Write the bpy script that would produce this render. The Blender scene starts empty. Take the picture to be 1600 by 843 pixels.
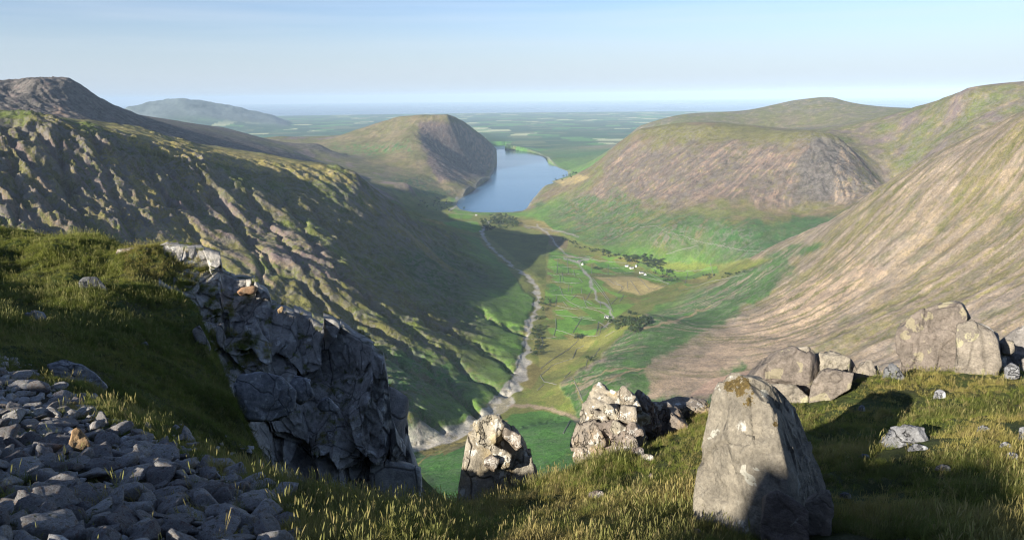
import bpy, bmesh, math, random
import numpy as np
from mathutils import Matrix, Vector

S = bpy.context.scene
COL = S.collection
PITCH = math.radians(13.85); ROLL = math.radians(-0.6); FPX = 1101.0
# ---------------------------------------------------------------- camera
cam = bpy.data.cameras.new('camera'); camo = bpy.data.objects.new('camera', cam); COL.objects.link(camo)
cam.sensor_fit = 'HORIZONTAL'; cam.sensor_width = 36.0; cam.lens = 36.0 * FPX / 1600
cam.clip_start = 0.2; cam.clip_end = 400000
Rm = Matrix.Rotation(math.pi/2 - PITCH, 4, 'X') @ Matrix.Rotation(ROLL, 4, 'Z')
camo.matrix_world = Rm
S.camera = camo
# ---------------------------------------------------------------- light
SUN_AZ = math.radians(SUN_AZ_DEG := -136.0)   # clockwise from the view direction (+Y); negative = left
SUN_EL = math.radians(SUN_EL_DEG := 19.5)
w = bpy.data.worlds.new('World'); S.world = w; w.use_nodes = True
nt = w.node_tree; nt.nodes.clear()
sky = nt.nodes.new('ShaderNodeTexSky'); sky.sky_type = 'NISHITA'; sky.sun_disc = False
sky.sun_elevation = SUN_EL; sky.sun_rotation = SUN_AZ
sky.altitude = 870; sky.air_density = 1.0; sky.dust_density = 0.4; sky.ozone_density = 3.0
bg = nt.nodes.new('ShaderNodeBackground'); bg.inputs[1].default_value = 0.068
wo = nt.nodes.new('ShaderNodeOutputWorld')
tn = nt.nodes.new('ShaderNodeMix'); tn.data_type = 'RGBA'; tn.blend_type = 'MULTIPLY'; tn.inputs[0].default_value = 1.0; tn.inputs[7].default_value = (.95,.90,.97,1)
nt.links.new(sky.outputs[0], tn.inputs[6]); 
tcw = nt.nodes.new('ShaderNodeTexCoord'); mpw = nt.nodes.new('ShaderNodeMapping'); mpw.inputs['Scale'].default_value = (1.2, 1.2, 26); nt.links.new(tcw.outputs['Generated'], mpw.inputs[0])
nzw = nt.nodes.new('ShaderNodeTexNoise'); nzw.inputs['Scale'].default_value = 1.6; nzw.inputs['Detail'].default_value = 6; nt.links.new(mpw.outputs[0], nzw.inputs['Vector'])
rpw = nt.nodes.new('ShaderNodeValToRGB'); rpw.color_ramp.elements[0].position = .46; rpw.color_ramp.elements[1].position = .72; nt.links.new(nzw.outputs[0], rpw.inputs[0])
mlw = nt.nodes.new('ShaderNodeMath'); mlw.operation = 'MULTIPLY'; mlw.inputs[1].default_value = .22; nt.links.new(rpw.outputs[0], mlw.inputs[0])
cl_ = nt.nodes.new('ShaderNodeMix'); cl_.data_type = 'RGBA'; cl_.inputs[7].default_value = (6.2, 6.4, 6.8, 1)   # thin high cloud
nt.links.new(mlw.outputs[0], cl_.inputs[0]); nt.links.new(tn.outputs[2], cl_.inputs[6]); sp_ = nt.nodes.new('ShaderNodeSeparateXYZ'); nt.links.new(tcw.outputs['Generated'], sp_.inputs[0])
mr_ = nt.nodes.new('ShaderNodeMapRange'); mr_.inputs[1].default_value = 0.0; mr_.inputs[2].default_value = .13; mr_.inputs[3].default_value = .88; mr_.inputs[4].default_value = 0.0; mr_.interpolation_type = 'SMOOTHSTEP'; nt.links.new(sp_.outputs[2], mr_.inputs[0])
hb_ = nt.nodes.new('ShaderNodeMix'); hb_.data_type = 'RGBA'; hb_.inputs[7].default_value = (3.95, 4.6, 5.35, 1)   # pale air low in the sky
nt.links.new(mr_.outputs[0], hb_.inputs[0]); nt.links.new(cl_.outputs[2], hb_.inputs[6]); nt.links.new(hb_.outputs[2], bg.inputs[0]); nt.links.new(bg.outputs[0], wo.inputs[0])
sl = bpy.data.lights.new('sun', 'SUN'); sl.energy = 5.0; sl.angle = math.radians(0.5); sl.color = (1.0, 0.92, 0.80)
so = bpy.data.objects.new('sun', sl); COL.objects.link(so)
SUNV = Vector((math.sin(SUN_AZ)*math.cos(SUN_EL), math.cos(SUN_AZ)*math.cos(SUN_EL), math.sin(SUN_EL)))
so.rotation_euler = SUNV.to_track_quat('Z', 'Y').to_euler()
S.view_settings.view_transform = 'Standard'; S.view_settings.look = 'None'
S.view_settings.exposure = 1.15; S.view_settings.gamma = 1.0
S.cycles.max_bounces = 6; S.cycles.diffuse_bounces = 2; S.cycles.glossy_bounces = 2
S.cycles.volume_bounces = 0; S.cycles.use_denoising = True; S.cycles.filter_width = 1.2
HAZE = 1.9e-5
SEA = -870.0; LAKE = -810.0

# ---------------------------------------------------------------- geometry helpers
R3 = np.array([[Rm[i][j] for j in range(3)] for i in range(3)])
def ray(px, py):
    v = R3 @ np.array([px - 800.0, 421.5 - py, -FPX]); return v
def P(px, py, D):
    "world point seen at photo pixel (px,py) at horizontal distance D"
    v = ray(px, py); return v * (D / math.hypot(v[0], v[1]))
def Z(px, py, z):
    v = ray(px, py); return v * (z / v[2])
def project(X):
    c = X @ R3
    d = np.maximum(-c[:, 2], 1e-3)
    return 800 + FPX*c[:, 0]/d, 421.5 - FPX*c[:, 1]/d
rng = np.random.default_rng(7)
PERM = rng.permutation(4096).astype(np.int64)
GA = rng.random(4096)*2*np.pi; GX = np.cos(GA).astype(np.float32); GY = np.sin(GA).astype(np.float32)
G3 = rng.normal(size=(4096, 3)); G3 = (G3/np.linalg.norm(G3, axis=1, keepdims=True)).astype(np.float32)
def pn(x, y, s=0):
    xi = np.floor(x).astype(np.int64); yi = np.floor(y).astype(np.int64)
    fx = (x-xi).astype(np.float32); fy = (y-yi).astype(np.float32)
    u = fx*fx*fx*(fx*(fx*6-15)+10); v = fy*fy*fy*(fy*(fy*6-15)+10)
    def g(i, j, dx, dy):
        h = PERM[(xi+i+PERM[(yi+j+s*131) & 4095]) & 4095]; return GX[h]*dx + GY[h]*dy
    a = g(0,0,fx,fy); b = g(1,0,fx-1,fy); c = g(0,1,fx,fy-1); d = g(1,1,fx-1,fy-1)
    return 1.5*((a+(b-a)*u)+((c+(d-c)*u)-(a+(b-a)*u))*v)
def fbm(x, y, o=4, s=0, g=.5):
    r = 0; a = 1
    for k in range(o):
        r = r + a*pn(x*2**k+17.3*k, y*2**k-9.1*k, s+k); a *= g
    return r
def pn3(p, s=0):
    i = np.floor(p).astype(np.int64); f = (p-i).astype(np.float32); u = f*f*f*(f*(f*6-15)+10)
    out = 0
    for a in (0,1):
        wa = u[:,0] if a else 1-u[:,0]
        for b in (0,1):
            wb = u[:,1] if b else 1-u[:,1]
            for c in (0,1):
                wc = u[:,2] if c else 1-u[:,2]
                h = PERM[(i[:,0]+a+PERM[(i[:,1]+b+PERM[(i[:,2]+c+s*77) & 4095]) & 4095]) & 4095]
                g = G3[h]
                out = out + wa*wb*wc*(g[:,0]*(f[:,0]-a)+g[:,1]*(f[:,1]-b)+g[:,2]*(f[:,2]-c))
    return 1.5*out
def fbm3(p, o=3, s=0):
    r = 0; a = 1
    for k in range(o): r = r + a*pn3(p*2**k+3.7*k, s+k); a *= .5
    return r
def smooth(e0, e1, x):
    t = np.clip((x-e0)/(e1-e0), 0, 1); return t*t*(3-2*t)
def inpoly(x, y, poly):
    r = np.zeros(x.shape, bool); n = len(poly)
    for i in range(n):
        x0, y0 = poly[i]; x1, y1 = poly[(i+1) % n]
        if y0 == y1: continue
        c = ((y0 > y) != (y1 > y)) & (x < (x1-x0)*(y-y0)/(y1-y0)+x0); r ^= c
    return r
def polydist(x, y, pts, closed=True):
    d = np.full(x.shape, 1e18); n = len(pts)
    for i in range(n if closed else n-1):
        ax, ay = pts[i]; bx, by = pts[(i+1) % n]
        dx, dy = bx-ax, by-ay; L = dx*dx+dy*dy+1e-12
        t = np.clip(((x-ax)*dx+(y-ay)*dy)/L, 0, 1)
        d = np.minimum(d, (x-ax-t*dx)**2+(y-ay-t*dy)**2)
    return np.sqrt(d)
def densify(pts, step):
    out = [np.array(pts[0], float)]
    for a, b in zip(pts[:-1], pts[1:]):
        a = np.array(a, float); b = np.array(b, float)
        n = max(1, int(np.linalg.norm((b-a)[:2])/step))
        for k in range(1, n+1): out.append(a+(b-a)*k/n)
    return out

def mk(name, V, F, mat, parent=None, smoothf=True, colors=None, kind=None, label=None, cat=None, group=None):
    me = bpy.data.meshes.new(name)
    V = np.asarray(V, np.float32); F = np.asarray(F, np.int32)
    n, k = F.shape
    me.vertices.add(len(V)); me.vertices.foreach_set('co', V.ravel())
    me.loops.add(n*k); me.loops.foreach_set('vertex_index', F.ravel())
    me.polygons.add(n); me.polygons.foreach_set('loop_start', np.arange(0, n*k, k, dtype=np.int32))
    me.update(calc_edges=True)
    me.polygons.foreach_set('use_smooth', np.full(n, smoothf, bool))
    if colors is not None:
        a = me.color_attributes.new('col', 'FLOAT_COLOR', 'POINT')
        c = np.ones((len(V), 4), np.float32); c[:, :colors.shape[1]] = colors
        a.data.foreach_set('color', c.ravel())
    me.materials.append(mat)
    o = bpy.data.objects.new(name, me); COL.objects.link(o)
    if parent: o.parent = parent
    tag(o, label, cat, group, kind)
    return o
def tag(o, label=None, cat=None, group=None, kind=None):
    if label: o['label'] = label
    if cat: o['category'] = cat
    if group: o['group'] = group
    if kind: o['kind'] = kind
    return o
def empty(name, loc, label=None, cat=None, group=None):
    o = bpy.data.objects.new(name, None); COL.objects.link(o); o.location = loc
    return tag(o, label, cat, group)

# ---------------------------------------------------------------- materials
class N:
    "tiny node helper"
    def __init__(s, name):
        s.m = bpy.data.materials.new(name); s.m.use_nodes = True; s.t = s.m.node_tree
        s.b = s.t.nodes['Principled BSDF']; s.b.inputs['Roughness'].default_value = .9
        s.b.inputs['Specular IOR Level'].default_value = .25
    def n(s, typ, **kw):
        x = s.t.nodes.new(typ)
        for k, v in kw.items():
            if k.startswith('i_'):
                key = k[2:].replace('_', ' '); 
                key = int(key) if key.isdigit() else key
                s.set(x.inputs[key], v)
            else: setattr(x, k, v)
        return x
    def set(s, inp, v):
        if isinstance(v, bpy.types.NodeSocket): s.t.links.new(v, inp)
        else: inp.default_value = v
    def noise(s, scale, detail=4, rough=.55, vec=None, dist=0):
        x = s.n('ShaderNodeTexNoise'); x.inputs['Scale'].default_value = scale; x.inputs['Detail'].default_value = detail
        x.inputs['Roughness'].default_value = rough; x.inputs['Distortion'].default_value = dist
        if vec is not None: s.set(x.inputs['Vector'], vec)
        return x.outputs[0]
    def ramp(s, f, stops):
        x = s.n('ShaderNodeValToRGB'); s.set(x.inputs[0], f)
        e = x.color_ramp.elements
        while len(e) < len(stops): e.new(.5)
        for k, (p, c) in enumerate(stops):
            e[k].position = p; e[k].color = (*c, 1) if len(c) == 3 else c
        return x.outputs[0]
    def mix(s, f, a, b, mode='MIX'):
        x = s.n('ShaderNodeMix', data_type='RGBA', blend_type=mode)
        s.set(x.inputs[0], f); s.set(x.inputs[6], a); s.set(x.inputs[7], b); return x.outputs[2]
    def math(s, op, a, b=0.0, c=0.0):
        x = s.n('ShaderNodeMath', operation=op); s.set(x.inputs[0], a); s.set(x.inputs[1], b); s.set(x.inputs[2], c); return x.outputs[0]
    def pos(s):
        return s.n('ShaderNodeNewGeometry').outputs['Position']
    def obj(s):
        return s.n('ShaderNodeTexCoord').outputs['Object']
    def scale(s, vec, v):
        x = s.n('ShaderNodeMapping'); s.set(x.inputs['Vector'], vec); x.inputs['Scale'].default_value = v; return x.outputs[0]
    def bump(s, h, dist, strength=1.0, normal=None):
        x = s.n('ShaderNodeBump'); s.set(x.inputs['Height'], h); x.inputs['Distance'].default_value = dist
        x.inputs['Strength'].default_value = strength
        if normal is not None: s.set(x.inputs['Normal'], normal)
        return x.outputs[0]
    def out(s, color=None, normal=None, rough=None):
        if color is not None: s.set(s.b.inputs['Base Color'], color)
        if normal is not None: s.set(s.b.inputs['Normal'], normal)
        if rough is not None: s.set(s.b.inputs['Roughness'], rough)
        return s.m

def mat_terrain(name='hillside_ground', s1=.012, s2=.09, bd=8.0):
    m = N(name); a = m.n('ShaderNodeAttribute', attribute_name='col'); p = m.pos(); n3 = m.noise(.3, 3, .7, p); n4 = m.noise(.035, 6, .75, p, .6)
    n1 = m.noise(s1, 6, .62, p); n2 = m.noise(s2, 5, .7, p)
    c = m.mix(1.0, a.outputs['Color'], m.ramp(n1, [(.3, (.74,.74,.76)), (.7, (1.22,1.22,1.18))]), 'MULTIPLY')
    c = m.mix(1.0, c, m.ramp(n2, [(.3, (.74,.75,.76)), (.7, (1.24,1.23,1.2))]), 'MULTIPLY')
    c = m.mix(1.0, c, m.ramp(n3, [(.3, (.66,.68,.70)), (.7, (1.36,1.34,1.28))]), 'MULTIPLY')
    # outcrops and bare stones showing through the turf
    oc = m.math('MULTIPLY', m.ramp(m.math('ADD', n4, m.math('MULTIPLY', n3, .25)), [(.62, (0,0,0)), (.67, (1,1,1))]), m.math('MULTIPLY', a.outputs['Alpha'], .75))
    c = m.mix(oc, c, m.mix(n2, (.07,.065,.06,1), (.26,.23,.20,1)))
    dk = m.math('MULTIPLY', m.ramp(n4, [(.36, (1,1,1)), (.43, (0,0,0))]), m.math('MULTIPLY_ADD', a.outputs['Alpha'], .45, .2))
    c = m.mix(dk, c, m.mix(1.0, c, (.45,.5,.45,1), 'MULTIPLY'))
    h = m.math('ADD', m.math('ADD', m.math('MULTIPLY', n1, 1.7), m.math('MULTIPLY', n2, .55)), m.math('ADD', m.math('MULTIPLY', n3, .15), m.math('MULTIPLY', n4, 1.0)))
    # the alpha channel carries how craggy the ground is
    b = m.bump(m.math('MULTIPLY', h, m.math('ADD', m.math('MULTIPLY', a.outputs['Alpha'], 1.0), .12)), bd, .8)
    return m.out(c, b, .95)
# ================================================================ FAR TERRAIN
C = []   # control points: x, y, z, tag
TAGS = ['valley_floor', 'west_hill', 'peak_hill', 'moor', 'lake_hill', 'east_hill', 'round_hill', 'high_hill', 'brown_hill', 'plain', 'near_slope']
TI = {t: i for i, t in enumerate(TAGS)}
def cD(tag_, pts, step=None):
    q = [P(*p) for p in pts]
    if step: q = densify(q, step)
    C.extend([(*p, TI[tag_]) for p in q])
def cZ(tag_, pts, step=None):
    q = [Z(*p) for p in pts]
    if step: q = densify(q, step)
    C.extend([(*p, TI[tag_]) for p in q])
def cX(tag_, pts):
    C.extend([(*p, TI[tag_]) for p in pts])

RIVER = [(560,722,-655),(640,690,-672),(690,683,-682),(740,664,-690),(775,640,-698),(795,612,-706),(815,580,-715),(822,545,-724),(824,512,-733),(838,482,-741),(841,455,-748),(826,432,-755),(800,415,-760),(786,402,-764),(768,388,-771),(757,372,-779),(752,362,-784),(765,345,-798),(790,336,-806)]
cZ('valley_floor', RIVER, 110)
cZ('valley_floor', [(880,585,-706),(930,545,-722),(960,510,-734),(1010,482,-745),(1060,462,-754),(1105,440,-764),(1090,420,-774),(1000,405,-772),(930,395,-774),(880,375,-781),(845,355,-791),(822,342,-801)], 150)
cZ('valley_floor', [(900,450,-752),(960,440,-757),(880,520,-734),(900,480,-744),(850,400,-768),(1000,440,-760),(860,560,-719),(1040,435,-764),(940,480,-745)])
cZ('valley_floor', [(715,333,-808),(770,332,-808),(700,322,-806),(712,312,-806),(650,325,-795),(690,312,-799),(640,333,-788),(700,345,-800),(740,350,-796),(660,315,-792)])
cZ('valley_floor', [(850,632,-688),(905,650,-668),(815,645,-690),(790,655,-688)])
cD('valley_floor', [(700,705,1180),(830,665,1300),(760,700,1150),(880,690,1130),(700,760,960),(830,740,1000),(880,660,1260),(560,760,1000)])
# west hill (left): crest, plateau, face
W_RIM = [(-420,200,2500),(-200,190,2450),(0,192,2420),(30,184,2440),(55,177,2450),(110,190,2500),(160,208,2480),(225,235,2500),(300,244,2550),(390,268,2650),(470,282,2750),(540,288,2850),(590,308,2950),(640,340,3150),(690,357,3350)]
cD('west_hill', W_RIM, 110)
W_SKY = [(150,199,2750),(215,199,2950),(300,225,3050),(400,239,3100),(500,257,3100),(540,267,3000),(560,280,2960),(600,313,3040),(640,337,3300),(682,347,3700),(725,358,4000)]
cD('west_hill', W_SKY, 120)
cD('west_hill', [(0,300,2100),(0,400,1850),(-250,400,1900),(150,310,2180),(150,400,1900),(250,400,1990),(350,350,2250),(450,420,2000),(550,400,2270),(650,420,2470),(480,340,2470),(690,400,2850),(740,430,2800),(300,470,1780),(420,520,1700),(500,550,1610),(600,600,1470),(620,500,1900),(700,500,2050),(700,580,1700),(640,650,1350),(500,650,1300),(350,600,1400),(200,500,1650),(0,520,1500)])
cX('west_hill', [(-1500,900,-480),(-2300,1500,-420),(-3000,2200,-300),(-3400,3200,-200),(-4200,1200,-500)])
# the peak behind it
K_SKY = [(-500,150,4100),(-250,120,4100),(-100,118,4200),(0,135,4200),(24,143,4150),(45,126,4150),(70,121,4200),(78,120,4230),(100,121,4250),(112,124,4270),(130,136,4300),(160,155,4400),(200,172,4500),(240,187,4600),(300,207,4800),(400,229,5100),(450,240,5300),(497,254,5500)]
cD('peak_hill', K_SKY, 120)
cD('peak_hill', [(0,180,3650),(60,182,3450),(110,186,3600),(190,205,3750),(300,226,4050),(400,243,4400),(110,160,4020),(80,150,4000),(180,190,4100)])
cX('peak_hill', [(-3200,5600,-60),(-2600,6500,-250),(-1800,6700,-420),(-4600,5200,0),(-5200,7000,-300)])
# moor beyond
cD('moor', [(400,217,8800),(440,213,9000),(480,216,9000),(520,222,8600),(420,228,7700),(470,237,7200),(520,240,7000),(560,262,6100),(600,285,5500),(610,303,5150),(500,250,6300),(360,222,9000),(250,215,9500),(540,275,5600),(640,290,5500)])
# hill left of the lake
cD('lake_hill', [(460,232,8400),(500,221,8300),(540,209,8300),(570,199,8300),(600,189,8300),(625,182,8200),(650,180,8050),(690,178,8000),(708,179,8100),(714,184,8700),(726,191,9300),(740,202,9900),(755,213,10600),(768,224,11300)], 220)
cD('lake_hill', [(655,190,7800),(652,205,7500),(655,225,7100),(668,248,6700),(686,270,6350),(704,292,6000)], 180)
cD('lake_hill', [(720,225,8050),(740,245,8150),(712,262,7500),(730,275,7300),(560,225,7500),(600,240,7000),(620,260,6500),(600,215,7700),(660,290,5900),(690,285,6150),(640,270,6250)])
LAKEP = [(716,313),(726,306),(740,297),(752,287),(764,280),(771,268),(775,255),(776,244),(774,234),(784,233.5),(800,234),(820,236),(840,241),(853,247),(858,254),(872,262),(888,268),(886,275),(862,283),(866,288),(857,296),(850,306),(838,317),(816,329),(800,331),(770,331.5),(740,331),(720,327),(713,320)]
LAKE_XY = [tuple(Z(x, y, LAKE)[:2]) for x, y in LAKEP]
cD('lake_hill', [(600,205,9300),(640,205,9300),(690,205,9400),(715,205,10000),(650,190,8700),(620,194,8900),(700,192,8900),(670,181,7900),(675,181,8200),(690,181,8200),(703,183,7900),(655,182,8300),(700,181,8350),(640,184,7950)])
cX('lake_hill', [(-1500,10600,-560),(-2200,10800,-620),(-1000,10800,-600)])
cZ('lake_hill', [(714,306,-802),(738,293,-802),(762,276,-802),(769,262,-802),(772,245,-800)])
cZ('valley_floor', [(870,257,-800),(895,262,-798),(900,272,-798),(876,285,-800),(800,229,-805),(840,236,-804)])
# hill right of the lake
E_SKY = [(822,329,5150),(850,309,5150),(880,289,5200),(900,276,5250),(930,256,5350),(955,233,5400),(975,217,5350),(1000,203,5250),(1040,197,5050),(1100,196,4800),(1150,205,4700),(1200,206,4600),(1260,203,4500),(1300,209,4430),(1325,228,4400),(1350,258,4350),(1375,289,4300),(1388,306,4250)]
cD('east_hill', E_SKY, 130)
cD('east_hill', [(900,330,4450),(1000,300,4250),(1000,250,4700),(1100,300,3900),(1100,245,4350),(1200,300,3820),(1200,250,4150),(1250,330,3650),(1300,260,4000),(1330,300,3850),(950,370,3750),(1050,360,3450),(1150,360,3330),(1200,385,3150),(1300,345,3450),(1250,390,3150),(900,360,4050),(1320,240,4250)])
cX('east_hill', [(1500,6400,-560),(2400,6500,-420)])
# round hill, high ridge
cD('round_hill', [(1000,197,7900),(1040,187,8200),(1075,180,8300),(1110,180,8400),(1150,177,8400),(1200,166,8500),(1240,157,8500),(1285,152,8500),(1303,153,8500),(1325,165,8600),(1350,176,8800),(1400,182,9200)], 260)
cD('round_hill', [(1100,200,6700),(1200,200,6500),(1250,200,6500),(1050,205,6700)])
cX('round_hill', [(1600,11000,-760),(3800,11000,-640),(6000,10500,-600)])
cD('high_hill', [(1290,207,5700),(1330,195,5550),(1380,183,5400),(1420,174,5300),(1450,165,5200),(1480,155,5100),(1508,143,5000),(1530,139,5000),(1560,137,5000),(1600,133,5000),(1700,126,5000),(1850,135,4900)], 160)
cD('high_hill', [(1400,250,4700),(1500,210,4600),(1600,185,4550),(1400,215,5000),(1480,185,4900),(1390,290,4500),(1560,165,4800),(1450,260,4400)])
# brown slope at right
B_SKY = [(2000,120,1700),(1800,135,1850),(1700,162,1930),(1600,189,2000),(1550,214,2050),(1480,240,2120),(1430,262,2200),(1380,290,2260),(1330,325,2330),(1300,345,2380),(1260,365,2450),(1200,391,2550),(1170,405,2620),(1130,425,2780)]
cD('brown_hill', B_SKY, 90)
cD('brown_hill', [(1600,300,1820),(1600,400,1620),(1600,500,1400),(1800,300,1600),(1500,320,1900),(1500,420,1680),(1500,500,1480),(1400,400,1850),(1400,500,1560),(1300,500,1700),(1300,420,1980),(1200,500,1850),(1200,440,2200),(1100,500,2030),(1050,500,2150),(1150,450,2360),(1400,580,1370),(1300,580,1450),(1200,600,1420),(1100,600,1440),(1000,620,1380),(1000,560,1620),(950,600,1430),(922,612,1470),(1000,520,1880),(1050,560,1600),(1100,640,1250),(1500,580,1290),(1600,600,1200),(930,570,1640),(1000,660,1200),(1000,490,2060),(1300,660,1150),(1500,660,1080)])
# steep ground between the ledge and the visible hillside
for azd, zs in ((-60,(-30,-90,-210,-420)),(-42,(-30,-90,-210,-430)),(-30,(-32,-90,-200,-420)),(-18,(-40,-100,-205,-410)),(-6,(-50,-125,-240,-445)),(4,(-50,-122,-235,-430)),(12,(-42,-100,-195,-370)),(20,(-34,-85,-165,-310)),(30,(-32,-76,-148,-290)),(45,(-30,-70,-130,-260)),(60,(-28,-65,-120,-240))):
    for D, z in zip((60,150,300,600), zs):
        a = math.radians(azd); cX('near_slope', [(D*math.sin(a), D*math.cos(a), z)])
# plain + far hills
for D, z in ((12500,-815),(16000,-818),(20000,-820),(25000,-822),(33000,-822)):
    for azd in range(-48, 49, 8):
        if D < 14000 and (azd > 10 or azd < -20): continue
        a = math.radians(azd); cX('plain', [(D*math.sin(a), D*math.cos(a), z)])
cX('plain', [(-2500,11500,-790),(-4500,12500,-760),(-7000,13000,-720),(300,13000,-812),(900,9500,-770),(1300,8300,-700)])

C = np.array(C, float); C = C[np.argsort(C[:, 3], kind='stable')]
CT = C[:, 3].astype(int); CXY = C[:, :2]
cD2 = np.hypot(CXY[:, 0], CXY[:, 1])
CC = np.full(len(C), 45.0**2)
def rbf_fit():
    n = len(C)
    d2 = ((CXY[:, None, :]-CXY[None, :, :])**2).sum(-1)
    A = np.sqrt(d2 + CC[None, :]) / 1000
    A[np.arange(n), np.arange(n)] -= 0.004*np.sqrt(CC)/1000 * 3   # slight smoothing
    Pm = np.c_[np.ones(n), CXY/1000]
    M = np.zeros((n+3, n+3)); M[:n, :n] = A; M[:n, n:] = Pm; M[n:, :n] = Pm.T
    sol = np.linalg.solve(M, np.r_[C[:, 2], 0, 0, 0])
    return sol[:n], sol[n:]
RW, RP = rbf_fit()
def base_height(x, y, tags=False):
    out = np.empty(len(x)); T = np.empty((len(x), len(TAGS)), np.float32) if tags else None
    starts = [np.searchsorted(CT, t) for t in range(len(TAGS))]
    cx = CXY[:, 0].astype(np.float32); cy = CXY[:, 1].astype(np.float32); cc = CC.astype(np.float32); rw = RW.astype(np.float32)
    for i in range(0, len(x), 8192):
        xs = x[i:i+8192, None].astype(np.float32); ys = y[i:i+8192, None].astype(np.float32)
        d2 = (xs-cx)**2 + (ys-cy)**2
        out[i:i+8192] = (np.sqrt(d2+cc) @ RW)/1000 + RP[0] + RP[1]*x[i:i+8192]/1000 + RP[2]*y[i:i+8192]/1000
        if tags: T[i:i+8192] = np.sqrt(np.minimum.reduceat(d2, starts, axis=1))
    return (out, T) if tags else out

# polar grid, finest where the hills stand
az = np.radians(np.concatenate([np.linspace(-64,-38,60)[:-1], np.linspace(-38,38,850), np.linspace(38,52,30)[1:]]))
rr = np.concatenate([np.geomspace(50,850,50)[:-1], np.geomspace(850,3600,410)[:-1], np.geomspace(3600,11500,310)[:-1], np.geomspace(11500,36000,110)])
NA, NR = len(az), len(rr)
AZ, RR = np.meshgrid(az, rr)
TX = (np.sin(AZ)*RR).ravel(); TY = (np.cos(AZ)*RR).ravel(); TD = RR.ravel()
H, TG = base_height(TX, TY, True)
# fall-line field on a coarse grid
GXs = np.arange(-7000, 7001, 50.0); GYs = np.arange(-300, 12001, 50.0)
gx, gy = np.meshgrid(GXs, GYs); gh = base_height(gx.ravel(), gy.ravel()).reshape(gx.shape)
dy_, dx_ = np.gradient(gh, 50.0); gm = np.hypot(dx_, dy_)+1e-4
def gsample(A, x, y):
    u = np.clip((x+7000)/50, 0, len(GXs)-1.001); v = np.clip((y+300)/50, 0, len(GYs)-1.001)
    i = u.astype(int); j = v.astype(int); fu = u-i; fv = v-j
    return (A[j,i]*(1-fu)+A[j,i+1]*fu)*(1-fv)+(A[j+1,i]*(1-fu)+A[j+1,i+1]*fu)*fv
NT = rng.random((1024, 1024)).astype(np.float32)
def ntex(x, y, c):
    u = x/c; v = y/c; i = np.floor(u).astype(np.int64); j = np.floor(v).astype(np.int64)
    fu = (u-i).astype(np.float32); fv = (v-j).astype(np.float32); i0 = i & 1023; i1 = (i+1) & 1023; j0 = j & 1023; j1 = (j+1) & 1023
    return (NT[j0,i0]*(1-fu)+NT[j0,i1]*fu)*(1-fv)+(NT[j1,i0]*(1-fu)+NT[j1,i1]*fu)*fv
DXn = dx_/gm; DYn = dy_/gm
def lic(x, y, cell, steps, step):
    acc = ntex(x, y, cell); n = 1
    for sgn in (1, -1):
        X = x.copy(); Y = y.copy()
        for k in range(steps):
            a = gsample(DXn, X, Y); b = gsample(DYn, X, Y)
            X -= sgn*a*step; Y -= sgn*b*step
            acc = acc + ntex(X, Y, cell); n += 1
    v = acc/n; return (v-v.mean())/v.std()
nearm = TD < 9500
mx, my = TX[nearm], TY[nearm]
L1 = np.zeros(len(TX)); L2 = np.zeros(len(TX)); L3 = np.zeros(len(TX))
wx = mx+25*fbm(mx/160, my/160, 2, 3); wy = my+25*fbm(mx/160, my/160, 2, 5)
L1[nearm] = lic(wx, wy, 40.0, 18, 36.0)      # big gullies
L2[nearm] = lic(mx, my, 17.0, 12, 17.0)      # runnels
L3[nearm] = lic(mx, my, 6.0, 8, 9.0)        # streaks
slope = gsample(gm, TX, TY)
sm = smooth(.12, .5, slope)
fl = 1/(1+(TG[:, 0]/60)**2)     # closeness to valley-floor controls
TPX, TPY = project(np.c_[TX, TY, H])
wgt = 1/(TG+30)**3; wgt /= wgt.sum(1, keepdims=True)
fb = fbm(TX/420, TY/420, 5, 1, .55)
amp = wgt @ np.array([0, 1.15, .38, .35, .6, .62, .25, .45, .45, 0, .6])
big = -np.abs(L1)            # creases
H0 = H.copy()
fb = fbm(TX/420, TY/420, 5, 1, .55)
sm = sm*smooth(450,950,TD)
H += amp*sm*(5*np.tanh(L1*.9) + 4.6*np.tanh(L2*.9)) 
slope = slope*smooth(500,1000,TD)
GUL = [[(385,300),(420,352),(460,405),(505,455),(560,500),(600,525),(650,560),(700,595),(740,640)],
       [(440,310),(470,352),(500,400),(545,445),(590,480),(640,520),(690,550),(730,585),(760,600),(790,612)],
       [(480,320),(510,355),(560,410),(620,455),(665,495),(720,530),(770,555),(800,580)],
       [(330,300),(365,350),(405,390),(430,420),(470,435),(510,480),(540,510)],
       [(470,440),(505,480),(545,505),(600,555),(650,585),(700,610),(735,640),(748,650)],
       [(560,570),(620,610),(660,650),(690,668)], [(700,465),(750,490),(800,515),(820,520)],
       [(140,210),(165,260),(175,300),(200,350),(215,400)], [(90,210),(100,280),(120,330),(130,400)], [(20,230),(30,300),(10,380)], [(230,250),(250,300),(290,350),(330,400),(360,440)], [(300,262),(330,300),(370,350),(400,400),(420,440)]]
gwx = TPX+7*fbm(TX/70, TY/70, 3, 301); gwy = TPY+7*fbm(TX/70, TY/70, 3, 303)
near_w = (TD > 1000) & (TD < 3400) & (TX < 200)
for g_ in GUL:
    d_ = np.full(len(TX), 1e3); d_[near_w] = polydist(gwx[near_w], gwy[near_w], g_, False)
    gd = (13+8*fb[near_w] if False else 15)
    H -= np.where(near_w, gd*np.exp(-(d_/4)**2)-3*np.exp(-((d_-14)/8)**2), 0)
H -= wgt[:, 1]*sm*4*np.exp(-(L1/.38)**2)*nearm
H += amp*(16*fb*smooth(.05, .4, slope) + 6.5*fbm(TX/60, TY/60, 4, 8, .6)*sm)
H += wgt[:, 0]*1.2*fb
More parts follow.
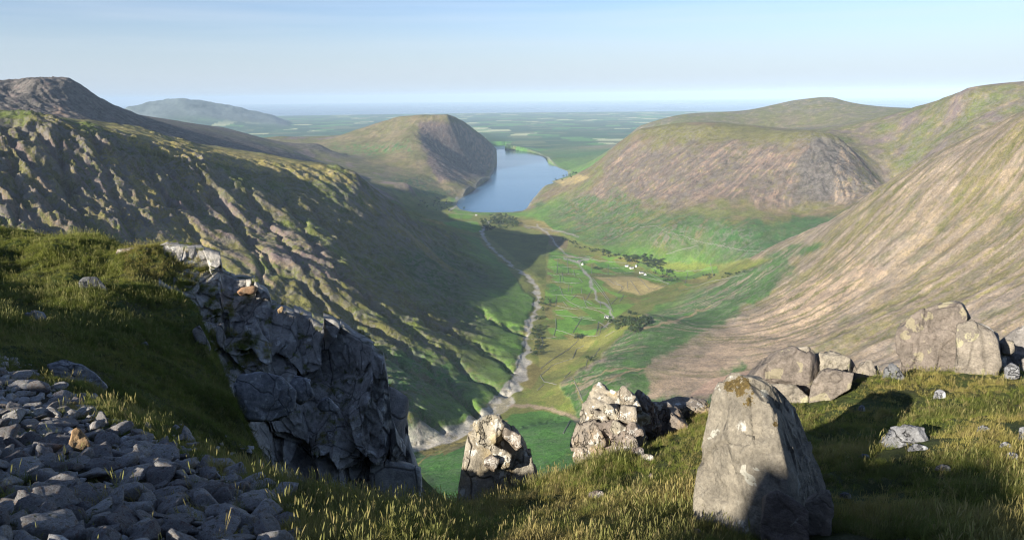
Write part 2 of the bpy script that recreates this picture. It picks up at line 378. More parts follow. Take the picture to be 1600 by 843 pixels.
# the craggy heights: broken buttresses
crag = np.zeros(len(TX))
for poly, a_ in (([(-60,175),(60,170),(180,205),(330,245),(330,330),(180,380),(-60,360)], 1.0), ([(-60,100),(110,110),(220,175),(300,215),(120,200),(-60,190)], .45), ([(1240,200),(1330,205),(1400,300),(1330,330),(1240,300)], .5), ([(655,215),(700,205),(760,300),(690,290)], .2)):
    q = inpoly(TPX, TPY, poly); d = polydist(TPX, TPY, poly); crag = np.maximum(crag, a_*np.where(q, smooth(-5, 25, d), 0))
rc = 1-np.abs(fbm(TX/95, TY/95, 4, 21, .6)); 
H += crag*(26*(rc-.75) + 9*(1-np.abs(L2)))
# plain relief
pl = smooth(9000, 12500, TD)
H += pl*(18*fbm(TX/2600, TY/1500, 4, 31)+3)
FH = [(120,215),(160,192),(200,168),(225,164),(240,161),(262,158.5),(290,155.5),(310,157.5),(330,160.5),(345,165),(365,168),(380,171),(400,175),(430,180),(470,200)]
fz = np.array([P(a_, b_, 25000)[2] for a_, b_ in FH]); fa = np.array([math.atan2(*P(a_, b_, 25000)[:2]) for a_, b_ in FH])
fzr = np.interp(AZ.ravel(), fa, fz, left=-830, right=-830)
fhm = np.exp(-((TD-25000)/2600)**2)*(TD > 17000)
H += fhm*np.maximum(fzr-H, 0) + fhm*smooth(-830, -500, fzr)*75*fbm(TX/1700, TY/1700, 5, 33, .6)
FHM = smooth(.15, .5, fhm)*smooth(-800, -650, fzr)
H = np.where(TD > 11500, np.where(TD > 33500, -900, np.maximum(H, -862)), H)
# lake bed
ld = polydist(TX, TY, LAKE_XY); li = inpoly(TX, TY, LAKE_XY)
H = np.where(li, LAKE - np.minimum(ld*.25, 25) - .5, np.where(TD > 4000, np.maximum(H, LAKE + np.minimum(ld*.04, 2.5)*smooth(9e5, 3e3, ld)), H))
LS = [(560,230),(600,189),(625,182),(650,180),(678,179),(700,179.5),(712,183.5),(726,191),(740,202),(755,213),(768,225),(776,233.5),(790,236)]
la_ = np.array([math.atan2(*P(a_, b_, 1000)[:2]) for a_, b_ in LS]); lz_ = np.array([P(a_, b_, 1.0)[2] for a_, b_ in LS])
inL = (AZ.ravel() > la_[1]) & (AZ.ravel() < la_[-1]) & (TD > 7200) & (TD < 13000)
H = np.where(inL, np.minimum(H, TD*np.interp(AZ.ravel(), la_, lz_)+6*fbm(TX/130, TY/130, 3, 71)), H)
# river bed, cut a little into the floor
RIV_XY = [tuple(Z(*p)[:2]) for p in RIVER]
rdist = polydist(TX+14*pn(TX/60, TY/60, 44), TY+14*pn(TX/60, TY/60, 45), RIV_XY, False)
H -= 2.5*smooth(30, 8, rdist)
TPX, TPY = project(np.c_[TX, TY, H])
# ---------------------------------------------------------------- ground cover colours (surface colours; the plain's include painted haze)
def col(*c): return np.array(c, np.float32)
GRASS = col(.110,.138,.028); OLIVE = col(.125,.118,.036); GREEN = col(.046,.120,.024); DKGREEN = col(.032,.082,.022)
TAN = col(.270,.205,.115); SCREE = col(.300,.225,.160); ROCK = col(.135,.120,.105); PURPLE = col(.158,.116,.108)
HAY = col(.38,.30,.13); FIELD = col(.105,.215,.030); STRAW = col(.20,.165,.055); PINK = col(.330,.225,.165); GREYG = col(.30,.28,.26)
def blend(c, k, new):
    k = np.clip(k, 0, 1)[:, None]; return c*(1-k)+new*k
def reg(poly, soft=12, warp=14, s=50):
    "soft mask over the ground that lies inside an outline taken from the survey picture, with ragged edges"
    x = TPX+warp*WN1; y = TPY+warp*.6*WN2
    q = inpoly(x, y, poly); d = polydist(x, y, poly)
    return np.where(q, smooth(0, soft, d), 0)
WN1 = fbm(TPX/38, TPY/30, 4, 61, .6); WN2 = fbm(TPX/38, TPY/30, 4, 67, .6)
nz = fbm(TX/190, TY/190, 5, 71, .6); nz2 = fbm(TX/48, TY/48, 4, 75, .6)
W = wgt
cb = W @ np.stack([FIELD*.9, OLIVE*.8, ROCK*.9, OLIVE*1.1, OLIVE, OLIVE*1.05, OLIVE*1.1, OLIVE*1.1, TAN*.8, GREEN, OLIVE])
tc = cb.copy()
def st(L, a, b): return smooth(a, b, L)
streak = .45*L2+.85*L3+.4*L1; streak /= streak[nearm].std()
streak *= 1-.8*smooth(490, 570, TPY)*smooth(960, 1000, TPX)
# west hill
w1 = W[:, 1]
tc = blend(tc, w1*smooth(-.2, .5, nz), GRASS*.75)
tc = blend(tc, w1*smooth(.55, .8, slope)*smooth(-.1, .4, nz2), ROCK*.8)
k = reg([(-100,180),(150,195),(230,240),(400,300),(560,400),(640,470),(560,480),(420,420),(300,400),(-100,390)], 30)
tc = blend(tc, w1*k*smooth(-.6, .9, streak+.5*nz), PURPLE*.95)
tc = blend(tc, w1*k*smooth(.0, .5, nz2)*.6, OLIVE)
k = reg([(-100,280),(60,260),(150,330),(240,330),(400,390),(470,400),(430,470),(-100,400)], 20)
tc = blend(tc, w1*k*smooth(.1, .9, streak), SCREE*.62)
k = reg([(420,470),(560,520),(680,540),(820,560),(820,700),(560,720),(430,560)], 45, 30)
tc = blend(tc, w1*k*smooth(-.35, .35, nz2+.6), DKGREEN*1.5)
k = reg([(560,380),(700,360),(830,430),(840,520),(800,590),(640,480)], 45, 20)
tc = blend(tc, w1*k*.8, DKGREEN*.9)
k = smooth(.9, 1.7, -L1)*w1*smooth(.3,.6,slope); tc = blend(tc, k*.7, STRAW*.9)
k = reg([(150,196),(230,196),(310,225),(420,240),(520,260),(560,282),(545,292),(430,275),(330,255),(240,238),(190,222)], 5, 6)
tc = blend(tc, w1*k, STRAW*1.25); tc = blend(tc, w1*k*smooth(0,.5,nz2), OLIVE*1.1)
# pale gravel lines in the gully beds
def paint_line(pts, width, color, k=1.0, wob=5):
    global tc
    x = TPX+wob*fbm(TPX/17, TPY/17, 3, 81); y = TPY+wob*fbm(TPX/17, TPY/17, 3, 83)
    d = polydist(x, y, pts, False); tc = blend(tc, k*smooth(width, width*.35, d)*vis, color)
vis = ((TD > 850) & (TD < 9500)).astype(np.float32)
tc *= (1+.3*w1)[:, None]
# peak
w2 = W[:, 2]
tc = blend(tc, w2*smooth(-.9, .6, streak), ROCK*.5); tc = blend(tc, w2*smooth(.2, .6, nz2)*.7, PURPLE*1.1)
k = reg([(90,155),(112,160),(108,200),(70,195)], 8, 5); tc = blend(tc, k*.8*w2, PINK*.7)
# moor, lake hill
w3 = W[:, 3]; tc = blend(tc, w3*smooth(0, .6, nz), PURPLE*1.2); tc = blend(tc, w3*smooth(0, .5, -nz)*.6, OLIVE)
w4 = W[:, 4]; tc = blend(tc, w4*smooth(-.5,.5,nz), TAN*.55+OLIVE*.3)
tc = blend(tc, (w4+w3)*reg([(520,222),(640,215),(660,240),(560,250),(500,240)], 12, 12)*smooth(-.1,.4,nz2), GREEN*1.1)
tc = blend(tc, w4*reg([(655,185),(720,190),(790,235),(760,280),(680,290),(655,230)], 8, 6), PURPLE*.65)
tc = blend(tc, w4*reg([(655,185),(720,190),(790,235),(760,280),(680,290),(655,230)], 8, 6)*smooth(.3, 1.3, streak), PINK*.75)
tc = blend(tc, (w4+W[:,0])*reg([(560,255),(650,270),(720,300),(715,315),(640,312),(600,300)], 15, 14)*smooth(-.2,.3,nz2), DKGREEN)
# east hill
w5 = W[:, 5]
tc = blend(tc, w5*smooth(.0, .7, nz+.3), TAN*.6)
k = reg([(900,290),(960,225),(1050,215),(1200,220),(1330,215),(1400,320),(1300,330),(1150,330),(1000,330),(880,320)], 25, 26)
tc = blend(tc, w5*k*.8, PURPLE*.85)
tc = blend(tc, w5*k*smooth(.1, .6, nz2)*.6, OLIVE*1.1)
tc = blend(tc, w5*k*smooth(.2, .6, -nz2)*.5, ROCK*.7)
tc = blend(tc, w5*k*smooth(.6, 1.3, streak+1.1*nz)*.7, PINK*.95)
k = reg([(1250,205),(1320,215),(1345,260),(1300,320),(1230,310),(1250,250)], 12, 12); tc = blend(tc, w5*k*.85, ROCK*.75)
k = reg([(1310,225),(1345,235),(1385,300),(1350,320),(1300,325)], 6, 5); tc = blend(tc, w5*k*smooth(.0, .7, streak), SCREE*1.1)
tc = blend(tc, w5*reg([(930,205),(1040,188),(1330,200),(1290,222),(1150,228),(1040,215)], 8, 12)*.9, OLIVE*1.15)
k = reg([(800,345),(860,310),(960,300),(1060,330),(1200,340),(1330,330),(1260,420),(1100,425),(960,405),(860,375)], 16, 24)
tc = blend(tc, (w5+W[:,0]*.5)*k*smooth(-.45, .1, .55*nz2+.33*streak+.5*nz+.05)*.92, GREEN*.55+DKGREEN*.5)
k = reg([(1110,350),(1300,335),(1340,330),(1250,420),(1100,420),(1080,390)], 10, 12); tc = blend(tc, w5*k*.85, DKGREEN*1.3)
# round hill, high hill
w6 = W[:, 6]; tc = blend(tc, w6*smooth(-.3,.5,nz), GREYG*.35+OLIVE*.4); tc = blend(tc, w6*smooth(.45,.8,nz2), PINK*.8)
w7 = W[:, 7]; tc = blend(tc, w7*smooth(-.2, .7, nz), PURPLE*1.0); tc = blend(tc, w7*smooth(.25, .7, nz2)*.7, TAN*.85); tc = blend(tc, w7*smooth(.2, .6, -nz)*.7, GRASS)
# brown hill
w8 = W[:, 8]
tc = blend(tc, w8*.65, col(.232,.184,.142))
tc = blend(tc, w8*smooth(.1, .9, -streak-.35*nz)*.7, OLIVE*1.15)
tc = blend(tc, w8*smooth(.3, 1.1, streak+.9*nz)*.8, col(.30,.243,.193))
tc = blend(tc, w8*smooth(.25, .6, -nz2)*.35, GRASS)
k = reg([(1000,600),(1060,560),(1150,500),(1260,430),(1330,380),(1400,420),(1300,520),(1150,610),(1000,630)], 20, 18)
tc = blend(tc, w8*k*smooth(-.2, .5, streak+.3), SCREE*1.15)
k = reg([(820,660),(880,600),(1000,490),(1100,445),(1200,395),(1260,365),(1290,375),(1180,480),(1080,540),(1020,570),(1010,610),(1090,620),(1150,560),(1170,570),(1140,640),(1150,700),(900,760),(650,800),(640,700)], 14, 16)
tc = blend(tc, np.clip(1.5*(w8+W[:,0]+W[:,10]), 0, 1)*k*smooth(-1.7, -.5, -streak*.8+1.2*nz2+.1)*.92, GREEN*.95)
tc = blend(tc, w8*reg([(1070,622),(1110,590),(1170,575),(1180,590),(1120,615)], 4, 3), PINK*1.1)
tc = blend(tc, w8*reg([(1300,470),(1500,300),(1600,250),(1640,300),(1500,440),(1380,520)], 40, 40)*smooth(-.1,.5,nz2+.2*nz)*.6, TAN*.85)
# scattered rocks and tussocks everywhere on the slopes
tc *= (1+.22*np.clip(nz2, -1, 1)*(TD < 11000))[:, None]
# ---- valley floor
fm = reg([(610,300),(700,305),(715,333),(820,333),(860,352),(930,385),(1000,402),(1100,410),(1230,400),(1150,432),(1080,455),(1010,490),(960,540),(880,600),(900,650),(700,700),(600,710),(700,670),(790,610),(815,540),(830,470),(790,420),(745,375),(640,345)], 6, 7)
fm = fm*(TD > 1200)
tc = blend(tc, fm, OLIVE*1.15+FIELD*.15)
tc = blend(tc, fm*smooth(.0, .5, nz2), GRASS*1.2)
FIELDS = [((860,390),(905,398),(915,430),(862,428),FIELD*1.05),((862,430),(915,432),(950,440),(905,470),(855,475),FIELD),((905,400),(985,405),(980,425),(918,428),FIELD*.95),
 ((925,432),(1000,430),(1040,450),(1000,462),(960,452),HAY),((990,432),(1045,448),(1075,440),(1010,425),FIELD*1.1),((860,478),(905,472),(950,495),(930,525),(870,522),FIELD*1.05),((868,500),(895,495),(938,510),(930,526),(870,522),FIELD*1.35),
 ((855,440),(905,475),(900,460),(880,430),FIELD*1.1),((910,470),(960,455),(990,470),(950,492),(920,486),GRASS*1.35),((1010,408),(1110,412),(1120,430),(1080,440),(1020,425),GRASS*1.3),((830,530),(900,525),(935,530),(905,560),(845,590),STRAW*1.1+FIELD*.2),((820,560),(850,575),(830,610),(805,600),STRAW),
 ((690,345),(750,345),(757,360),(740,364),(700,352),FIELD*1.15),((640,337),(690,343),(705,354),(680,350),STRAW*1.3),((655,318),(700,312),(715,325),(680,332),GRASS*1.3),((700,332),(745,335),(740,345),(700,342),FIELD),
 ((800,338),(850,345),(880,368),(850,365),(805,352),STRAW),((845,360),(890,375),(885,392),(855,382),TAN*.55),((750,362),(800,362),(856,366),(852,440),(800,400),GRASS*.8),
 ((800,645),(850,640),(900,655),(890,700),(820,760),(700,790),(660,720),(740,690),GREEN*1.5),((640,700),(740,672),(790,655),(740,690),(680,720),STRAW*.9),((655,715),(690,702),(700,720),(665,740),GREEN*1.4)]
for f in FIELDS:
    poly, c_ = list(f[:-1]), f[-1]
    q = inpoly(TPX+3*WN1, TPY+2*WN2, poly)
    d = polydist(TPX+3*WN1, TPY+2*WN2, poly)
    tc = blend(tc, np.where(q & (TD > 850) & (TD < 7000), smooth(0, 2.5, d), 0)*.9, c_*(1+.18*np.clip(nz2,-1,1))[:, None])
fx_, fy_ = TX*.93+TY*.36+9*pn(TX/60, TY/60, 401), -TX*.36+TY*.93+9*pn(TX/60, TY/60, 402)
fi_ = np.floor(fx_/52+.4*np.floor(fy_/95)).astype(np.int64); fj_ = np.floor(fy_/95).astype(np.int64)
fh_ = PERM[(fi_+PERM[fj_ & 4095]) & 4095]/4096.0
pm_ = np.where(inpoly(TPX, TPY, [(858,388),(905,398),(985,403),(1060,425),(1120,415),(1125,432),(1050,455),(1000,470),(955,500),(935,528),(860,530),(850,480)]) & (TD > 1500) & (TD < 4500) & ~inpoly(TPX, TPY, [(918,430),(1000,428),(1075,440),(1050,455),(1000,468),(955,455)]), 1., 0.)
tc = blend(tc, pm_*(fh_ > .62)*.75, FIELD*1.35); tc = blend(tc, pm_*(fh_ < .2)*.6, STRAW*1.15); tc = blend(tc, pm_*((fh_ > .35) & (fh_ < .5))*.6, GREEN*1.4)
tc = blend(tc, (TD<9000)*reg([(862,283),(905,272),(925,275),(905,285),(880,292)], 2, 2), HAY*.9)
# river gravel
rw = 7+8*fbm(TX/90, TY/90, 3, 47)+14*smooth(2000, 1450, TD)
tc = blend(tc, smooth(rw+7, rw, rdist)*(TD > 900)*(TD < 4600)*(.75+.25*smooth(-.3,.2,nz2)), GREYG*1.45)
tc = blend(tc, smooth(rw+28, rw+5, rdist)*smooth(-.1,.5,nz2)*(TD > 900)*(TD < 4000)*.6, STRAW*1.1)
for g in GUL: paint_line(g, 2.0, SCREE*.6, .5, 2)
# paths, tracks and gravel becks
for pts, w_, c_ in (([(880,402),(905,410),(912,418),(922,440),(932,465),(952,480),(958,495),(945,510)], 2.2, GREYG*1.1), ([(800,634),(850,636),(880,645),(905,655)], 4.5, SCREE*1.1), ([(640,742),(655,720),(700,700),(740,680),(790,655)], 2.4, STRAW*1.4),
    ([(820,352),(870,362),(905,370)], 1.3, GREYG*.8),
    ([(950,590),(1000,575),(960,575),(900,600),(880,600)], 1.6, TAN), ([(896,590),(905,620),(910,640)], 1.4, STRAW*1.2), ([(945,595),(985,580),(1010,575)], 1.8, TAN), ([(1000,515),(1060,500),(1110,480)], 2.6, TAN), ([(905,410),(920,405),(880,395),(862,372),(838,350)], 1.6, GREYG),
    ([(1315,232),(1328,262),(1340,290)], 2.0, SCREE*1.3), ([(1328,232),(1350,255),(1372,290)], 2.4, PINK*1.2), ([(700,330),(720,318),(714,308)], 2, GREYG)):
    paint_line(pts, w_, c_, .85, 3)
# shore
sh = (ld < 45) & (~li) & (TD > 4400) & (TD < 12000)
tc = blend(tc, sh*smooth(45, 8, ld)*.6, GREYG*.8)
# plain patchwork, tinted blue to paint in distance haze
if True:
    q = TD > 9300
    x = TX[q]/520+.5*pn(TX[q]/900, TY[q]/900, 91); y = TY[q]/620+.5*pn(TX[q]/900, TY[q]/900, 92)
    i = np.floor(x).astype(np.int64); j = np.floor(y).astype(np.int64)
    hsh = PERM[(i+PERM[j & 4095]) & 4095]/4096.0
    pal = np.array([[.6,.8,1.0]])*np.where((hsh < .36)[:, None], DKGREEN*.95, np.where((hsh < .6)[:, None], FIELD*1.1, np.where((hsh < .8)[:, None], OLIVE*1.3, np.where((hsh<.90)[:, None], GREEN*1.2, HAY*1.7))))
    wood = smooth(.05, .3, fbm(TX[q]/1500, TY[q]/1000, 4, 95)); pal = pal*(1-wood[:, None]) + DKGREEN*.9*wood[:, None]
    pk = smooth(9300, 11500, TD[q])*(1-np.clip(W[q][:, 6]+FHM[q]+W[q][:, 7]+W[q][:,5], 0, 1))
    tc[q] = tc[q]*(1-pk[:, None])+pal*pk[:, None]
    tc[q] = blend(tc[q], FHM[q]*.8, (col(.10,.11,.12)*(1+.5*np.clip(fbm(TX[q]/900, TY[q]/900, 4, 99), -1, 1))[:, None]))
craggy = np.clip(crag + sm*(w1*.6+w2*.7+w5*.5+w4*.4+w7*.5+w8*.25+w6*.3) , 0, 1.2)*(1-fm)*(1-smooth(9000, 12000, TD)*.8)
craggy = np.clip(craggy+.22*(1-fm)*(TD < 9500), 0, 1.2)
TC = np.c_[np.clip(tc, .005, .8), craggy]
# ---------------------------------------------------------------- meshes, one per hill
idx = np.arange(NA*NR).reshape(NR, NA)
F = np.stack([idx[:-1,:-1], idx[:-1,1:], idx[1:,1:], idx[1:,:-1]], -1).reshape(-1, 4)
regw = W.copy(); regw[:, 0] += 3*fm
rid = np.argmax(regw, 1); rid = np.where(TD > 10800, np.where(FHM > .5, 11, 9), rid)
fr = rid[F[:, 0]]
NAMES = {'valley_floor':'valley_floor','west_hill':'hill','peak_hill':'rocky_peak','moor':'moorland','lake_hill':'lakeside_hill','east_hill':'scree_hill','round_hill':'round_hill','high_hill':'high_ridge','brown_hill':'brown_hillside','plain':'lowland_plain','far_hill':'distant_hill','near_slope':'slope_below_ledge'}
M_T = mat_terrain()
TV = np.c_[TX, TY, H].astype(np.float32)
# shared normals across seams
P3 = TV.reshape(NR, NA, 3)
def terrain_piece(t, name):
    f = F[fr == t]
    if not len(f): return
    u, inv = np.unique(f, return_inverse=True)
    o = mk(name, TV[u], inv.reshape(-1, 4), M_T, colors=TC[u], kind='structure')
    nrm = TN[u]; o.data.normals_split_custom_set_from_vertices(nrm)
ga = np.gradient(P3, axis=1); gb = np.gradient(P3, axis=0)
TN = np.cross(ga, gb).reshape(-1, 3); TN /= np.linalg.norm(TN, axis=1, keepdims=True)+1e-9
if TN[:, 2].mean() < 0: TN = -TN
for t, nm in enumerate(TAGS+['far_hill']): terrain_piece(t, NAMES[nm])
def ground_z(x, y):
    "height of the built ground under a point"
    a = math.atan2(x, y); r = math.hypot(x, y)
    u = np.interp(a, az, np.arange(NA)); v = np.interp(r, rr, np.arange(NR))
    i = min(int(u), NA-2); j = min(int(v), NR-2); fu = u-i; fv = v-j
    Hh = H.reshape(NR, NA)
    return float((Hh[j,i]*(1-fu)+Hh[j,i+1]*fu)*(1-fv)+(Hh[j+1,i]*(1-fu)+Hh[j+1,i+1]*fu)*fv)
def hit(px, py, r0=850, r1=12000):
    "where the line of sight through a photo pixel meets the ground"
    v = ray(px, py); v = v/math.hypot(v[0], v[1]); prev = r0
    r = r0
    while r < r1:
        if v[2]*r < ground_z(v[0]*r, v[1]*r):
            lo, hi = prev, r
            for _ in range(12):
                m_ = (lo+hi)/2
                if v[2]*m_ < ground_z(v[0]*m_, v[1]*m_): hi = m_
                else: lo = m_
            return np.array([v[0]*hi, v[1]*hi, ground_z(v[0]*hi, v[1]*hi)])
        prev = r; r *= 1.006
    return None
# water
def mat_water(name, base, rough, bs, bd):
    m = N(name); p = m.pos()
    m.b.inputs['Specular IOR Level'].default_value = .5; m.b.inputs['IOR'].default_value = 1.33
    n = m.noise(bs, 4, .6, m.scale(p, (1, .35, 1)))
    n2 = m.noise(bs*.04, 3, .6, m.scale(p, (.6, 1.6, 1)))
    r = m.math('MULTIPLY_ADD', n2, .16, rough)
    return m.out((*base, 1), m.bump(n, bd, .5), r)
def sheet(name, pts, z, mat, **kw):
    bm = bmesh.new(); vs = [bm.verts.new((x, y, z)) for x, y in pts]; f = bm.faces.new(vs)
    bm.normal_update()
    if f.normal.z < 0: f.normal_flip()
    bmesh.ops.triangulate(bm, faces=bm.faces[:])
    me = bpy.data.meshes.new(name); bm.to_mesh(me); bm.free(); me.materials.append(mat)
    o = bpy.data.objects.new(name, me); COL.objects.link(o); return tag(o, **kw)
cx_ = sum(p[0] for p in LAKE_XY)/len(LAKE_XY); cy_ = sum(p[1] for p in LAKE_XY)/len(LAKE_XY)
LX = []
for k, (x, y) in enumerate(LAKE_XY):
    a = LAKE_XY[k-1]; b = LAKE_XY[(k+1) % len(LAKE_XY)]; tx, ty = b[0]-a[0], b[1]-a[1]; L = math.hypot(tx, ty)
    nx, ny = ty/L, -tx/L
    if (x-cx_)*nx+(y-cy_)*ny < 0: nx, ny = -nx, -ny
    LX.append((x+nx*3, y+ny*3))
sheet('lake_water', LX, LAKE, mat_water('lake_water', (.05,.13,.22), .06, .02, 1.0), kind='structure')
SR = 118000
sheet('sea_water', [(-SR*.95, 9000), (SR*.95, 9000), (SR*.95, SR), (-SR*.95, SR)], SEA, mat_water('sea_water', (.03,.06,.09), .2, .004, 3.0), kind='structure')
# ================================================================ NEAR GROUND
NC = []
def fD(px, D):
    "the ledge right of the gap lies closer and flatter"
    return 4+(D-4)*.6 if (px >= 700 and 4 < D < 20) else D
def g(*pts): NC.extend([tuple(P(p[0], p[1], fD(p[0], p[2]))) for p in pts])
NC += [(0,0,-1.65),(2.5,0,-1.55),(-2.5,0,-1.55),(6,0,-1.6),(-6,0,-1.3),(0,2,-2.05),(-12,2,-1.3),(12,2,-2.2),(3,2,-2.1),(-3,2,-2.0)]
g((0,843,4.3),(200,843,4.2),(400,843,4.1),(600,843,4.0),(800,843,4.0),(1000,843,4.0),(1200,843,4.0),(1400,843,4.1),(1600,843,4.2))
g((-200,760,5.8),(-200,600,11),(0,760,5.7),(0,680,8),(0,620,10.5),(0,575,13),(100,780,5.3),(100,700,7.3),(100,640,9.6),(100,603,11.2),(200,780,5.2),(200,700,7.2),(200,655,8.8),(300,800,4.8),(300,720,6.6),(300,694,7.6),(400,800,4.8),(400,758,5.9),(500,805,4.8),(500,788,5.3),(600,810,4.7),(680,803,4.9))
EDGE = [(150,612,11.6),(230,652,9.9),(300,686,8.5),(350,713,7.6),(400,742,6.8),(480,772,6.0),(600,790,5.5),(700,796,5.3),(760,800,5.4),(850,762,6.3),(900,735,7.0),(950,713,7.7),(1000,698,8.4),(1090,656,9.9)]
g(*EDGE)
g((170,680,13.5),(230,720,12.5),(300,755,11),(350,785,10.2),(400,810,9.6),(500,850,9),(600,860,9),(700,860,9),(800,850,9),(600,900,14),(800,900,15),(450,880,13),(900,800,9.5),(1000,770,11),(1090,725,13),(860,820,9),(1000,850,16))
g((1150,640,10.6),(1230,640,10.4),(1300,610,12.2),(1400,594,13.6),(1500,588,14),(1600,585,14.5),(1750,580,14),(1200,700,16),(1400,650,19),(1600,640,19),(1800,650,19))
g((1400,700,7.6),(1400,770,5.6),(1600,700,7.6),(1600,780,5.5),(1500,640,10),(1200,740,6.8),(1000,780,5.6),(1100,740,6.6),(900,790,5.5),(1300,660,9.3),(1800,700,7.6),(1030,740,6.8),(950,760,6.2))
g((-300,362,35),(-150,362,34),(0,368,34),(60,370,33.5),(110,376,33),(160,385,32),(200,390,31.5),(260,388,31),(0,400,42),(200,425,40),(-200,395,42),(280,440,38),(-300,400,44))
g((0,420,29),(0,470,24),(0,520,18.5),(100,420,29),(100,470,24.5),(100,520,19.8),(100,562,15.2),(200,430,28),(200,500,23),(200,560,18.8),(200,612,14.8),(280,420,29.3),(280,460,26.5),(280,520,22.8),(280,600,18.8),(290,655,15.4),(350,540,23),(350,610,19.5),(350,680,15.8),(395,640,18.6),(395,704,15.6),(430,730,15),(-200,470,24),(-200,540,17),(40,540,16.6))
g((330,450,30.5),(330,500,28.2),(400,520,27.5),(420,570,25.5),(480,620,24),(560,660,23.6),(620,750,23),(500,740,20),(450,770,17.5),(550,800,19),(600,830,20))
g((400,500,30),(480,560,28),(560,610,27),(620,700,26),(330,560,38),(450,640,36),(550,700,34),(640,780,32),(750,850,30),(900,870,30),(1200,850,30),(1600,800,32),(700,880,22),(250,540,42),(0,480,55),(-300,470,55),(300,560,55),(700,860,55),(1200,800,55),(1600,760,55))
NCa = np.array(NC)
def nfit():
    n = len(NCa); d2 = ((NCa[:, None, :2]-NCa[None, :, :2])**2).sum(-1)
    A = np.sqrt(d2+.35**2); A[np.arange(n), np.arange(n)] -= .02
    Pm = np.c_[np.ones(n), NCa[:, :2]]; M = np.zeros((n+3, n+3)); M[:n,:n] = A; M[:n,n:] = Pm; M[n:,:n] = Pm.T
    s = np.linalg.solve(M, np.r_[NCa[:, 2], 0, 0, 0]); return s[:n], s[n:]
nW, nP = nfit()
def near_base(x, y):
    out = np.empty(len(x))
    for i in range(0, len(x), 20000):
        d2 = (x[i:i+20000, None]-NCa[:, 0])**2+(y[i:i+20000, None]-NCa[:, 1])**2
        out[i:i+20000] = np.sqrt(d2+.35**2)@nW+nP[0]+nP[1]*x[i:i+20000]+nP[2]*y[i:i+20000]
    return out
def near_h(x, y):
    r = np.hypot(x, y); k = smooth(2, 30, r)
    return near_base(x, y) + (.05+.22*k)*fbm(x/2.3, y/2.3, 3, 101) + (.05+.03*k)*fbm(x/.55, y/.55, 3, 105, .55)
naz = np.radians(np.concatenate([np.linspace(-58, 56, 560), np.linspace(57, 97, 41)])); nrr = np.geomspace(1.2, 58, 380)
nAZ, nRR = np.meshgrid(naz, nrr); nx_ = (np.sin(nAZ)*nRR).ravel(); ny_ = (np.cos(nAZ)*nRR).ravel()
nH = near_h(nx_, ny_)
cpx, cpy = project(np.c_[nx_, ny_, nH]); CLP = [(275,392),(345,405),(350,440),(420,470),(600,560),(610,640),(668,800),(668,1000),(520,1000),(440,800),(400,700),(330,560)]
nH -= np.where(inpoly(cpx, cpy, CLP) & (nRR.ravel() > 12), np.minimum(polydist(cpx, cpy, CLP)*.06, 3.5), 0)
NHG = nH.reshape(len(nrr), len(naz))
def nz_at(x, y):
    u = np.interp(np.arctan2(x, y), naz, np.arange(len(naz))); v = np.interp(np.log(np.hypot(x, y)), np.log(nrr), np.arange(len(nrr)))
    i = np.minimum(u.astype(int), len(naz)-2); j = np.minimum(v.astype(int), len(nrr)-2); fu = u-i; fv = v-j
    return (NHG[j,i]*(1-fu)+NHG[j,i+1]*fu)*(1-fv)+(NHG[j+1,i]*(1-fu)+NHG[j+1,i+1]*fu)*fv
def nhit(px, py, r0=2.0, r1=50.0):
    "first meeting of photo pixels with the near ground; NaN where there is none"
    px = np.atleast_1d(np.asarray(px, float)); py = np.atleast_1d(np.asarray(py, float))
    v = np.c_[px-800, 421.5-py, np.full(len(px), -FPX)] @ R3.T
    v /= np.hypot(v[:, 0], v[:, 1])[:, None]
    out = np.full((len(px), 3), np.nan); done = np.zeros(len(px), bool); r = r0
    while r < r1:
        p = v*r; q = (~done) & (p[:, 2] < nz_at(p[:, 0], p[:, 1]))
        out[q] = p[q]; done |= q; r *= 1.008
    return out
nV = np.c_[nx_, ny_, nH]
npx, npy = project(nV)
nX = npx+10*fbm(nx_/1.2, ny_/1.2, 3, 111); nY = npy+8*fbm(nx_/1.2, ny_/1.2, 3, 113)
def nreg(poly, soft=8):
    q = inpoly(nX, nY, poly); d = polydist(nX, nY, poly); return np.where(q, smooth(0, soft, d), 0)
SCREE_POLY = [(-300,500),(0,560),(60,598),(130,640),(230,690),(330,730),(420,775),(460,860),(460,1100),(-300,1100)]
fgx = fbm(nx_/1.4, ny_/1.4, 4, 121, .6)
TURF = col(.050,.062,.018); MOSS = col(.045,.070,.016); SOIL = col(.050,.040,.028); STRW = col(.20,.17,.07)
ncol = np.repeat(TURF[None], len(nx_), 0)
ncol = blend(ncol, smooth(-.2, .6, fgx)*.6, MOSS*1.3)
ncol = blend(ncol, smooth(.2, .7, -fgx)*.5, SOIL)
isscree = nreg(SCREE_POLY)*(nRR.ravel() < 14); ncol = blend(ncol, isscree*.9, SOIL*1.1)
iscliff = nreg([(255,385),(330,395),(430,470),(600,560),(660,760),(720,1000),(430,1000),(410,740),(400,600),(330,520)], 6)*(nRR.ravel() > 12)
ncol = blend(ncol, iscliff*.85*smooth(-.5, .3, fgx+.3), col(.10,.10,.095))
def mat_near():
    m = N('turf_ground'); a = m.n('ShaderNodeAttribute', attribute_name='col'); p = m.obj()
    n1 = m.noise(5, 8, .7, p); n2 = m.noise(22, 6, .7, p)
    c = m.mix(1.0, a.outputs['Color'], m.ramp(n1, [(.3, (.6,.6,.6)), (.7, (1.4,1.35,1.2))]), 'MULTIPLY')
    return m.out(c, m.bump(m.math('ADD', n1, m.math('MULTIPLY', n2, .4)), .12, .9), .95)
i2 = np.arange(len(naz)*len(nrr)).reshape(len(nrr), len(naz))
